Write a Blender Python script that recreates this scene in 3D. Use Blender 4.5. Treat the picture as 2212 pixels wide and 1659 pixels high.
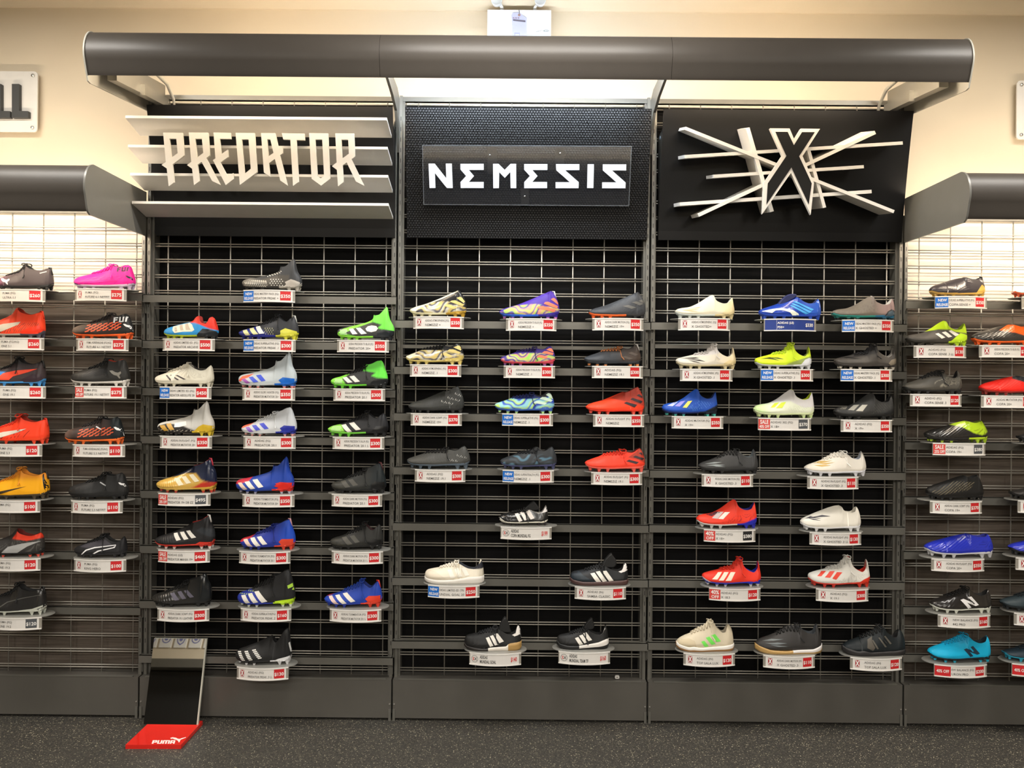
import bpy, bmesh, math, random
import numpy as np
from mathutils import Matrix, Vector
from mathutils.geometry import tessellate_polygon

random.seed(7)
R = math.radians
C = bpy.context.scene
for o in list(bpy.data.objects):
    bpy.data.objects.remove(o)

# ---------------------------------------------------------------- camera
FPX = 1661.0                     # focal length in pixels of a 2212 x 1659 frame
CAMZ = 1.62
CAM_ROT = Matrix.Rotation(0.0030, 4, 'Z') @ Matrix.Rotation(math.pi / 2, 4, 'X') @ Matrix.Rotation(0.0093, 4, 'Z')
cd = bpy.data.cameras.new('camera')
cd.sensor_width = 36.0
cd.lens = 36.0 * FPX / 2212.0
cam = bpy.data.objects.new('camera', cd)
C.collection.objects.link(cam)
cam.matrix_world = Matrix.Translation((0, 0, CAMZ)) @ CAM_ROT
C.camera = cam

# ---------------------------------------------------------------- view, world
C.view_settings.view_transform = 'Standard'
C.view_settings.look = 'None'
C.view_settings.exposure = 0.0
C.view_settings.gamma = 1.0
C.view_settings.use_curve_mapping = False
w = bpy.data.worlds.new('world')
C.world = w
w.use_nodes = True
w.node_tree.nodes['Background'].inputs[0].default_value = (1, 0.93, 0.84, 1)
w.node_tree.nodes['Background'].inputs[1].default_value = 0.0

# ceiling panels of the shop (behind and above the photographer)
CEIL = 3.56
def area(name, loc, rot, sx, sy, power, col):
    l = bpy.data.lights.new(name, 'AREA')
    l.shape = 'RECTANGLE'; l.size = sx; l.size_y = sy
    l.energy = power; l.color = col
    o = bpy.data.objects.new(name, l)
    o.location = loc; o.rotation_euler = rot
    C.collection.objects.link(o)
    return o
CEIL_POWER = {2.55: 38.0, -0.9: 33.0, -3.3: 130.0}
CEIL_LAMPS = [(x, y) for y in (2.55, -0.9, -3.3) for x in (-2.5, 0.05, 2.6)]  # the last row is added to brighten the dim far wall
for (x, y) in CEIL_LAMPS:
    area('ceiling_lamp', (x, y, CEIL - 0.07), (0, 0, 0), 1.2, 0.30, CEIL_POWER[y], (1.0, 0.955, 0.89))
TUBE_WARM, TUBE_COOL, TUBE_LOW = 78.0, 112.0, 78.0      # radiance of the fluorescent tubes in the canopies

# ---------------------------------------------------------------- pixel -> point at a real depth
M3 = CAM_ROT.to_3x3()
def at(px, py, Y):
    d = M3 @ Vector(((px - 1106.0) / FPX, -(py - 829.5) / FPX, -1.0))
    t = Y / d.y
    return d.x * t, CAMZ + d.z * t

# ---------------------------------------------------------------- materials
def s2l(v):
    v = v / 255.0
    return v / 12.92 if v <= 0.04045 else ((v + 0.055) / 1.055) ** 2.4
def hexl(h):
    return tuple(s2l(int(h[i:i + 2], 16)) for i in (0, 2, 4))
_mats = {}
def mat(h, rough=0.5, metal=0.0, name=None, bump=0.0, bscale=400.0, spec=0.5, coat=0.0):
    key = (h, rough, metal, bump, bscale, spec, coat)
    if key in _mats:
        return _mats[key]
    m = bpy.data.materials.new(name or 'paint_' + h)
    m.use_nodes = True
    nt = m.node_tree
    p = nt.nodes['Principled BSDF']
    col = hexl(h)
    n = nt.nodes.new('ShaderNodeTexNoise'); n.inputs['Scale'].default_value = 14.0
    n.inputs['Detail'].default_value = 4.0
    mix = nt.nodes.new('ShaderNodeMixRGB'); mix.blend_type = 'MIX'
    mix.inputs[1].default_value = (*[c * 0.93 for c in col], 1)
    mix.inputs[2].default_value = (*[min(1, c * 1.06) for c in col], 1)
    tc = nt.nodes.new('ShaderNodeTexCoord')
    nt.links.new(tc.outputs['Object'], n.inputs['Vector'])
    nt.links.new(n.outputs['Fac'], mix.inputs[0])
    nt.links.new(mix.outputs[0], p.inputs['Base Color'])
    p.inputs['Roughness'].default_value = rough
    p.inputs['Metallic'].default_value = metal
    p.inputs['Specular IOR Level'].default_value = spec
    p.inputs['Coat Weight'].default_value = coat
    if bump:
        n2 = nt.nodes.new('ShaderNodeTexNoise'); n2.inputs['Scale'].default_value = bscale
        nt.links.new(tc.outputs['Object'], n2.inputs['Vector'])
        b = nt.nodes.new('ShaderNodeBump'); b.inputs['Strength'].default_value = bump
        b.inputs['Distance'].default_value = 0.002
        nt.links.new(n2.outputs['Fac'], b.inputs['Height'])
        nt.links.new(b.outputs[0], p.inputs['Normal'])
    _mats[key] = m
    return m
def emit(h, strength):
    m = bpy.data.materials.new('lamp_' + h)
    m.use_nodes = True
    nt = m.node_tree; nt.nodes.clear()
    e = nt.nodes.new('ShaderNodeEmission'); o = nt.nodes.new('ShaderNodeOutputMaterial')
    e.inputs[0].default_value = (*hexl(h), 1); e.inputs[1].default_value = strength
    nt.links.new(e.outputs[0], o.inputs[0])
    return m
def upper_mat(name, rough, coat):
    m = bpy.data.materials.new(name); m.use_nodes = True
    nt = m.node_tree; p = nt.nodes['Principled BSDF']
    a = nt.nodes.new('ShaderNodeVertexColor'); a.layer_name = 'Col'
    nt.links.new(a.outputs[0], p.inputs['Base Color'])
    p.inputs['Roughness'].default_value = rough
    p.inputs['Coat Weight'].default_value = coat
    p.inputs['Coat Roughness'].default_value = 0.15
    p.inputs['Specular IOR Level'].default_value = 0.3
    tc = nt.nodes.new('ShaderNodeTexCoord')
    n = nt.nodes.new('ShaderNodeTexVoronoi'); n.inputs['Scale'].default_value = 420.0
    nt.links.new(tc.outputs['Object'], n.inputs['Vector'])
    b = nt.nodes.new('ShaderNodeBump'); b.inputs['Strength'].default_value = 0.12; b.inputs['Distance'].default_value = 0.001
    nt.links.new(n.outputs['Distance'], b.inputs['Height'])
    nt.links.new(b.outputs[0], p.inputs['Normal'])
    return m
UPPER = upper_mat('boot_upper', 0.48, 0.0)
UPPER_GLOSS = upper_mat('glossy_boot_upper', 0.28, 0.6)
EDGE = None

# ---------------------------------------------------------------- objects
def tag(o, label=None, cat=None, group=None, kind=None):
    if label: o['label'] = label
    if cat: o['category'] = cat
    if group: o['group'] = group
    if kind: o['kind'] = kind
    return o
def empty(name, loc, label=None, cat=None, group=None):
    o = bpy.data.objects.new(name, None)
    o.empty_display_size = 0.05
    o.location = loc
    C.collection.objects.link(o)
    return tag(o, label, cat, group)
def link(name, me, m, parent=None, loc=None):
    o = bpy.data.objects.new(name, me)
    if m is not None and not me.materials:
        for x in (m if isinstance(m, (list, tuple)) else [m]):
            me.materials.append(x)
    C.collection.objects.link(o)
    if parent is not None:
        o.parent = parent
    if loc is not None:
        o.location = loc
    return o
def mesh(name, V, F, smooth=False, midx=None):
    me = bpy.data.meshes.new(name)
    me.from_pydata([tuple(v) for v in V], [], [tuple(f) for f in F])
    if smooth:
        me.polygons.foreach_set('use_smooth', [True] * len(me.polygons))
    if midx is not None:
        me.polygons.foreach_set('material_index', midx)
    me.update()
    return me
class MB:
    """collects the faces of ONE part"""
    def __init__(s): s.V = []; s.F = []; s.I = []
    def add(s, V, F, i=0):
        k = len(s.V); s.V += [tuple(v) for v in V]; s.F += [tuple(a + k for a in f) for f in F]; s.I += [i] * len(F); return s
    def box(s, x0, x1, y0, y1, z0, z1, i=0, ch=0.0):
        if ch:
            c = ch
            P = [(x0 + c, z0), (x1 - c, z0), (x1, z0 + c), (x1, z1 - c), (x1 - c, z1), (x0 + c, z1), (x0, z1 - c), (x0, z0 + c)]
            return s.prism_y([P], y0, y1, i)
        V = [(x, y, z) for z in (z0, z1) for y in (y0, y1) for x in (x0, x1)]
        return s.add(V, [(0, 2, 3, 1), (4, 5, 7, 6), (0, 1, 5, 4), (2, 6, 7, 3), (0, 4, 6, 2), (1, 3, 7, 5)], i)
    def prism(s, loops, fa, fb, i=0):
        """loops of 2-D points (the first outer, then holes); fa/fb map a 2-D point to the two faces' 3-D points"""
        flat = [p for l in loops for p in l]
        tri = tessellate_polygon([[Vector((p[0], p[1], 0)) for p in l] for l in loops])
        n = len(flat)
        V = [fa(p) for p in flat] + [fb(p) for p in flat]
        F = [tuple(t) for t in tri] + [tuple(a + n for a in reversed(t)) for t in tri]
        k = 0
        for l in loops:
            m = len(l)
            for j in range(m):
                a, b = k + j, k + (j + 1) % m
                F.append((a, b, b + n, a + n))
            k += m
        return s.add(V, F, i)
    def prism_y(s, loops, y0, y1, i=0):
        return s.prism(loops, lambda p: (p[0], y0, p[1]), lambda p: (p[0], y1, p[1]), i)
    def prism_x(s, loops, x0, x1, i=0):
        return s.prism(loops, lambda p: (x0, p[0], p[1]), lambda p: (x1, p[0], p[1]), i)
    def prism_z(s, loops, z0, z1, i=0):
        return s.prism(loops, lambda p: (p[0], p[1], z0), lambda p: (p[0], p[1], z1), i)
    def tube(s, pts, r, n=6, i=0, r1=None):
        P = [Vector(p) for p in pts]
        k = len(P); V = []
        up = Vector((0, 0, 1))
        for j in range(k):
            t = (P[min(j + 1, k - 1)] - P[max(j - 1, 0)]).normalized()
            a = t.cross(up if abs(t.z) < 0.9 else Vector((1, 0, 0))).normalized()
            b = t.cross(a)
            rr = r if r1 is None else r + (r1 - r) * j / (k - 1)
            for q in range(n):
                c, d = math.cos(2 * math.pi * q / n), math.sin(2 * math.pi * q / n)
                V.append(P[j] + a * (c * rr) + b * (d * rr))
        F = [(j * n + q, j * n + (q + 1) % n, (j + 1) * n + (q + 1) % n, (j + 1) * n + q) for j in range(k - 1) for q in range(n)]
        F += [tuple(reversed(range(n))), tuple((k - 1) * n + q for q in range(n))]
        return s.add(V, F, i)
    def lathe_y(s, cx, cz, prof, n=16, i=0):
        """profile (y, r) turned about an axis along y"""
        V = [(cx + r * math.cos(2 * math.pi * q / n), y, cz + r * math.sin(2 * math.pi * q / n)) for y, r in prof for q in range(n)]
        k = len(prof)
        F = [(j * n + q, j * n + (q + 1) % n, (j + 1) * n + (q + 1) % n, (j + 1) * n + q) for j in range(k - 1) for q in range(n)]
        F += [tuple(range(n)), tuple((k - 1) * n + q for q in reversed(range(n)))]
        return s.add(V, F, i)
    def mesh(s, name, smooth=False):
        me = mesh(name, s.V, s.F, smooth, s.I)
        bm = bmesh.new(); bm.from_mesh(me)
        bmesh.ops.recalc_face_normals(bm, faces=bm.faces)
        bm.to_mesh(me); bm.free()
        return me
    def build(s, name, m, parent=None, loc=None, smooth=False):
        me = s.mesh(name, smooth)
        return link(name, me, m, parent, loc)
def rrect(x0, x1, z0, z1, r, n=5):
    P = []
    for cx, cz, a0 in ((x1 - r, z0 + r, -90), (x1 - r, z1 - r, 0), (x0 + r, z1 - r, 90), (x0 + r, z0 + r, 180)):
        for k in range(n + 1):
            a = R(a0 + 90 * k / n); P.append((cx + r * math.cos(a), cz + r * math.sin(a)))
    return P

# ---------------------------------------------------------------- lettering
def glyphs(chars, off):
    out = {}; tmp = []
    def new(s):
        c = bpy.data.curves.new('t', 'FONT'); c.body = s; c.size = 1.0; c.resolution_u = 2; c.offset = off
        c.fill_mode = 'FRONT'
        o = bpy.data.objects.new('t', c); C.collection.objects.link(o); tmp.append(o); return o
    base = new('HH'); obs = {c: (new(c), new('H' + c + 'H')) for c in chars if c != ' '}
    dg = bpy.context.evaluated_depsgraph_get()
    def get(o):
        me = bpy.data.meshes.new_from_object(o.evaluated_get(dg)); v = np.array([x.co[:2] for x in me.vertices]).reshape(-1, 2)
        f = [tuple(p.vertices) for p in me.polygons]; bpy.data.meshes.remove(me); return v, f
    bv, _ = get(base); bw = bv[:, 0].max() - bv[:, 0].min()
    for c, (a, b) in obs.items():
        v, f = get(a); x, _ = get(b)
        out[c] = (v, f, x[:, 0].max() - x[:, 0].min() - bw)
    for o in tmp:
        cu = o.data; bpy.data.objects.remove(o); bpy.data.curves.remove(cu)
    out[' '] = (np.zeros((0, 2)), [], 0.30)
    return out
CH = 'ABCDEFGHIJKLMNOPQRSTUVWXYZ0123456789$%().+/- '
G_REG, G_BOLD = glyphs(CH, 0.004), glyphs(CH, 0.022)
def text2d(s, x0, x1, z0, z1, bold=False, align='l', stretch=None):
    """2-D lettering fitted into a box: cap height fills z0..z1, squeezed if wider than x1-x0"""
    G = G_BOLD if bold else G_REG
    V, F, x = [], [], 0.0
    for c in s:
        v, f, a = G[c]
        k = sum(len(q) for q in V)
        V.append(v + [x, 0]); F += [tuple(i + k for i in q) for q in f]; x += a
    V = np.concatenate(V)
    h = (z1 - z0) / 0.70
    sx = h if stretch is None else h * stretch
    if x * sx > (x1 - x0): sx = (x1 - x0) / x
    wd = x * sx
    ox = x0 if align == 'l' else (x0 + x1 - wd) / 2 if align == 'c' else x1 - wd
    return np.stack([V[:, 0] * sx + ox, V[:, 1] * h + z0], 1), F
# ================================================================ BOOT BUILDER
D = 3.75                 # depth of the wire grids
Y_RAIL = 3.69            # front of the shelf rails
Y_SHOE = 3.618           # middle line of the boots on their shelves
ZOOM = {'z1': (320, 530, 4.022), 'z2': (320, 760, 4.022), 'z3': (320, 970, 4.022), 'z4': (320, 1220, 4.022),
        'z5': (860, 600, 4.022), 'z6': (860, 820, 4.022), 'z7': (860, 1060, 4.022), 'z8': (860, 1280, 4.022),
        'zA': (1400, 610, 4.022), 'zB': (1400, 820, 4.022), 'zC': (1400, 1050, 3.881), 'zD': (1400, 1290, 3.881),
        'zE': (1930, 560, 3.7695), 'zF': (1930, 980, 3.319), 'zG': (0, 540, 3.606), 'zH': (0, 960, 3.606)}
# side outlines, u along the boot (toe 0, heel 1), v up (0 shelf, 1 top): ridge of the toe and tongue / collar rim / back of the heel
T = {
 'XL': ([(0,.30),(.04,.405),(.10,.45),(.235,.50),(.347,.61),(.583,.96),(.62,1)], [(.64,.96),(.66,.82),(.70,.72),(.81,.635),(.885,.675),(.92,.784),(.955,.905)], [(.965,.78),(.99,.446),(1,.30)]),
 'XT': ([(0,.33),(.016,.405),(.077,.46),(.262,.572),(.393,.66),(.503,.72),(.535,.82),(.58,.94),(.628,1)], [(.656,.96),(.675,.794),(.721,.65),(.809,.53),(.852,.50),(.896,.56),(.934,.70),(.94,.9)], [(.95,.86),(.965,.69),(.98,.54),(.995,.37),(1,.30)]),
 'IN': ([(0,.24),(.03,.33),(.1,.43),(.25,.57),(.4,.75),(.48,.83),(.54,.95),(.58,1)], [(.64,.95),(.68,.80),(.73,.71),(.8,.61),(.84,.63),(.87,.79),(.895,.87)], [(.93,.83),(.97,.66),(.99,.4),(1,.22)]),
 'XH': ([(0,.36),(.03,.45),(.07,.51),(.15,.60),(.3,.76),(.5,.94),(.58,.99),(.63,1)], [(.66,.95),(.69,.83),(.75,.75),(.83,.73),(.88,.78),(.905,.91),(.93,.94)], [(.95,.86),(.98,.6),(.995,.4),(1,.3)]),
 'XA': ([(0,.29),(.03,.42),(.17,.55),(.36,.68),(.47,.73),(.53,.80),(.585,.95),(.63,1)], [(.67,.95),(.685,.80),(.72,.69),(.78,.66),(.82,.75),(.855,.92),(.885,.96)], [(.92,.90),(.97,.60),(.993,.40),(1,.3)]),
 'G3': ([(0,.30),(.04,.40),(.2,.56),(.38,.76),(.47,.90),(.55,.93),(.63,.93)], [(.68,.86),(.76,.72),(.84,.68),(.89,.75),(.905,.93),(.92,1)], [(.94,.93),(.97,.7),(.99,.48),(1,.3)]),
 'PS': ([(0,.25),(.017,.314),(.063,.36),(.23,.42),(.408,.49),(.58,.59),(.625,.66),(.64,.765)], [(.66,.735),(.724,.75),(.782,.83),(.828,.93),(.856,1)], [(.879,.95),(.897,.777),(.92,.63),(.954,.523),(.994,.36),(1,.25)]),
 'PM': ([(0,.254),(.037,.335),(.183,.43),(.31,.53),(.474,.685),(.585,.79),(.615,.86)], [(.66,.845),(.74,.89),(.807,.96),(.873,1)], [(.9,.95),(.952,.677),(.99,.435),(1,.26)]),
 'PL': ([(0,.28),(.04,.37),(.253,.53),(.406,.69),(.56,.87),(.62,.97),(.655,1)], [(.713,.86),(.80,.74),(.866,.85),(.908,.96)], [(.933,.92),(.965,.73),(.985,.55),(1,.33)]),
 'P9': ([(0,.245),(.03,.30),(.067,.34),(.278,.47),(.43,.60),(.584,.745),(.623,.80)], [(.66,.81),(.776,.877),(.88,1)], [(.905,.96),(.925,.82),(.977,.63),(1,.36)]),
 'PV': ([(0,.27),(.04,.36),(.2,.47),(.4,.60),(.56,.73),(.64,.79)], [(.69,.66),(.72,.61),(.8,.76),(.88,.95),(.925,1)], [(.94,.95),(.965,.7),(.988,.5),(1,.3)]),
 'NS': ([(0,.27),(.064,.36),(.285,.51),(.565,.75),(.74,.92),(.80,.97)], [(.83,.985),(.86,1),(.885,.97)], [(.902,.92),(.956,.71),(.99,.46),(1,.31)]),
 'NO': ([(0,.27),(.064,.36),(.285,.51),(.50,.70),(.60,.79),(.63,.82)], [(.67,.80),(.75,.86),(.82,.95),(.885,1)], [(.905,.93),(.956,.71),(.99,.46),(1,.31)]),
 'NL': ([(0,.336),(.021,.41),(.088,.49),(.234,.63),(.325,.73),(.447,.80),(.56,.85),(.62,.86)], [(.68,.84),(.76,.81),(.805,.84),(.86,.944),(.906,1)], [(.93,.94),(.963,.752),(.988,.56),(1,.34)]),
 'CO': ([(0,.39),(.03,.47),(.078,.53),(.293,.72),(.49,.89),(.60,.965),(.64,.98)], [(.70,.93),(.76,.90),(.86,.965),(.895,1)], [(.918,.92),(.967,.66),(.99,.48),(1,.33)]),
 'FU': ([(0,.36),(.042,.47),(.253,.63),(.42,.76),(.547,.91),(.632,.99)], [(.69,.93),(.78,.90),(.84,.96),(.884,1)], [(.916,.95),(.958,.68),(.99,.43),(1,.27)]),
 'ON': ([(0,.30),(.04,.41),(.25,.60),(.44,.79),(.52,.985),(.545,1)], [(.58,.93),(.64,.83),(.8,.76),(.87,.79),(.93,.86)], [(.955,.82),(.98,.6),(1,.33)]),
 'CL': ([(0,.33),(.04,.43),(.15,.51),(.3,.585),(.42,.64),(.55,.68)], [(.6,.68),(.68,.62),(.78,.53),(.86,.57),(.92,.76),(.945,.87)], [(.96,.82),(.985,.5),(1,.27)]),
 'SN': ([(0,.25),(.012,.327),(.047,.396),(.159,.45),(.27,.49),(.40,.58),(.50,.63),(.56,.64)], [(.61,.60),(.68,.52),(.76,.465),(.82,.455),(.894,.53),(.918,.653),(.935,.752)], [(.953,.733),(.976,.614),(.99,.475),(1,.28)]),
 'CF': ([(0,.33),(.02,.41),(.06,.47),(.2,.60),(.36,.76),(.5,.93),(.57,1)], [(.62,.93),(.70,.78),(.80,.70),(.88,.74),(.93,.89),(.945,.93)], [(.965,.85),(.985,.6),(1,.33)]),
 'CB': ([(0,.42),(.03,.52),(.078,.60),(.25,.76),(.42,.90),(.55,.98),(.60,1)], [(.68,.95),(.76,.90),(.84,.90),(.89,.97),(.92,1)], [(.945,.92),(.975,.66),(.99,.48),(1,.34)]),
}
def pchip(xs, ys, x):
    xs, ys = np.asarray(xs, float), np.asarray(ys, float)
    h = np.diff(xs); d = np.diff(ys) / h
    m = np.zeros_like(xs); m[0], m[-1] = d[0], d[-1]
    for i in range(1, len(xs) - 1):
        if d[i - 1] * d[i] > 0:
            w1, w2 = 2 * h[i] + h[i - 1], h[i] + 2 * h[i - 1]
            m[i] = (w1 + w2) / (w1 / d[i - 1] + w2 / d[i])
    k = np.clip(np.searchsorted(xs, x, side='right') - 1, 0, len(xs) - 2)
    t = np.clip((x - xs[k]) / h[k], 0, 1)
    return ys[k] * (2 * t**3 - 3 * t**2 + 1) + h[k] * m[k] * (t**3 - 2 * t**2 + t) + ys[k + 1] * (-2 * t**3 + 3 * t**2) + h[k] * m[k + 1] * (t**3 - t**2)
def smooth(a, b, x):
    t = np.clip((x - a) / (b - a), 0, 1); return t * t * (3 - 2 * t)
W_PLAN = ([0, .012, .03, .06, .1, .17, .25, .33, .42, .55, .65, .75, .85, .92, .965, .985, 1], [0, .048, .075, .100, .122, .148, .162, .165, .158, .138, .126, .120, .114, .100, .076, .05, 0])
def inpoly(px, py, poly):
    c = np.zeros(px.shape, bool); n = len(poly)
    for i in range(n):
        x1, y1 = poly[i]; x2, y2 = poly[(i + 1) % n]
        if y1 == y2: continue
        c ^= ((y1 > py) != (y2 > py)) & (px < (x2 - x1) * (py - y1) / (y2 - y1) + x1)
    return c
NJ = 28
SJ = 1 - (1 - np.linspace(0, 1, NJ)) ** 1.7
class Form:
    """the lasted shape of one boot: analytic, so every patch can lie on it"""
    def __init__(s, tm, L, H, flat, soleh, rib):
        rg, rm, hl = T[tm]
        s.L, s.H, s.rib = L, H, rib
        s.x0, s.x1 = rg[-1][0], rm[-1][0]
        s.rg, s.rm, s.hl = rg, [rg[-1]] + rm, [rm[-1]] + hl
        s.v0, s.v1 = rg[0][1], hl[-1][1]
        s.tall = max(p[1] for p in rm) * H / L > 0.5
        if flat:
            b = soleh * H
            s.zs = ([0, .02, .06, .12, .9, .96, 1], [s.v0 * H, b * 1.25, b * 1.02, b * .9, b * .9, b * 1.0, s.v1 * H])
        else:
            s.zs = ([0, .018, .05, .1, .2, .45, .6, .75, .88, .95, .983, 1], [s.v0 * H, .118 * L, .094 * L, .076 * L, .066 * L, .061 * L, .068 * L, .070 * L, .070 * L, .086 * L, .120 * L, s.v1 * H])
        s.U = np.unique(np.concatenate([(1 - np.cos(np.linspace(0, math.pi, 118))) / 2, [p[0] for p in rg + rm + hl], np.linspace(s.x0, s.x0 + .05, 6), np.linspace(s.x1 - .04, s.x1, 6)]))
    def top(s, u):
        u = np.asarray(u, float)
        f = lambda P: pchip([p[0] for p in P], [p[1] for p in P], u)
        return np.where(u <= s.x0, f(s.rg), np.where(u <= s.x1, f(s.rm), f(s.hl))) * s.H
    def bot(s, u): return np.minimum(np.interp(u, *s.zs), s.top(u) - 1e-4 * s.L)
    def op(s, u): return smooth(s.x0 - .012, s.x0 + .04, u) * (1 - smooth(s.x1 - .05, s.x1 + .004, u))
    def half(s, u, S):
        w = np.interp(u, *W_PLAN) * s.L
        tuck = 0.90 + 0.10 * smooth(0, .22, S)
        p = np.interp(u, [0, .15, .45, .62, .9, 1], [2.6, 2.3, 1.55, 1.6, 2.6, 3.0])
        q = np.interp(u, [0, .15, .45, .62, .9, 1], [.55, .6, .78, .74, .5, .5])
        gd = np.power(np.clip(1 - np.power(np.clip(S, 0, 1), p), 0, 1), q)
        r = 0.50 if s.tall else 0.60
        go = 1 - (1 - r) * np.power(np.clip(S, 0, 1), 1.25)
        o = s.op(u)
        y = w * tuck * ((1 - o) * gd + o * np.maximum(go, gd * .0))
        if s.rib:
            n, sl, amp, ua, ub = s.rib
            z = S * (s.top(u) - s.bot(u)) / s.H
            m = smooth(ua, ua + .06, u) * (1 - smooth(ub - .06, ub, u)) * smooth(.08, .2, S) * (1 - smooth(.8, .95, S))
            y = y * (1 + amp * m * np.sin(2 * math.pi * (n * u + sl * z)))
        return y
    def side(s, u, z):
        """half width on the visible side at height z, and the clipped height"""
        t, b = s.top(u), s.bot(u)
        S = np.clip((z - b) / np.maximum(t - b, 1e-5), 0, .985)
        return s.half(u, S), b + S * (t - b)
    def ridge_z(s, u, y):
        """height of the closed top at sideways distance y"""
        SS = np.linspace(0.3, 1, 60)
        h = s.half(np.full(60, u), SS)
        k = np.interp(-abs(y), -h, SS)
        return float(s.bot(u) + k * (s.top(u) - s.bot(u)))
def patch(f, polys, off, el=0.008, both=False):
    """flat artwork laid on the boot's side: polys are lists of (u, v)"""
    V, F = [], []
    for P in polys:
        bm = bmesh.new()
        vs = [bm.verts.new((p[0] * f.L, p[1] * f.H, 0)) for p in P]
        try:
            fc = bm.faces.new(vs)
        except ValueError:
            bm.free(); continue
        bmesh.ops.triangulate(bm, faces=bm.faces[:])
        for _ in range(5):
            le = [e for e in bm.edges if e.calc_length() > el]
            if not le: break
            bmesh.ops.subdivide_edges(bm, edges=le, cuts=1)
            bmesh.ops.triangulate(bm, faces=[q for q in bm.faces if len(q.verts) > 3])
        bm.verts.index_update()
        co = np.array([v.co[:2] for v in bm.verts])
        y, z = f.side(np.clip(co[:, 0] / f.L, .002, .998), co[:, 1])
        k = len(V)
        V += [(a - f.L / 2, -b - off, c) for a, b, c in zip(co[:, 0], y, z)]
        F += [tuple(k + v.index for v in q.verts) for q in bm.faces]
        bm.free()
    return V, F
def clamp_rect(x0, x1, y0, y1): return [(x0, y0), (x1, y0), (x1, y1), (x0, y1)]
def lighten(c, k): return np.clip(np.asarray(c) * k, 0, 1)
BOOTS = []
def K(zm, box, tm, row, bay, desc, short, tk, **kw):
    BOOTS.append((zm, box, tm, row, bay, desc, short, tk, kw))
ORD = 'zeroth first second third fourth fifth sixth seventh eighth'.split()
BAY = {'L': 'under the slatted sign', 'C': 'under the dotted sign', 'R': 'under the starburst sign',
       'M': 'of the wooden rack by the mirror', 'W': 'of the wooden rack by the starburst'}
GRP = {'L': 'boots on the shelves under the slatted sign', 'C': 'boots on the shelves under the dotted sign', 'R': 'boots on the shelves under the starburst sign',
       'M': 'boots on the wood-backed rack by the mirror', 'W': 'boots on the wood-backed rack by the starburst sign'}
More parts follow.
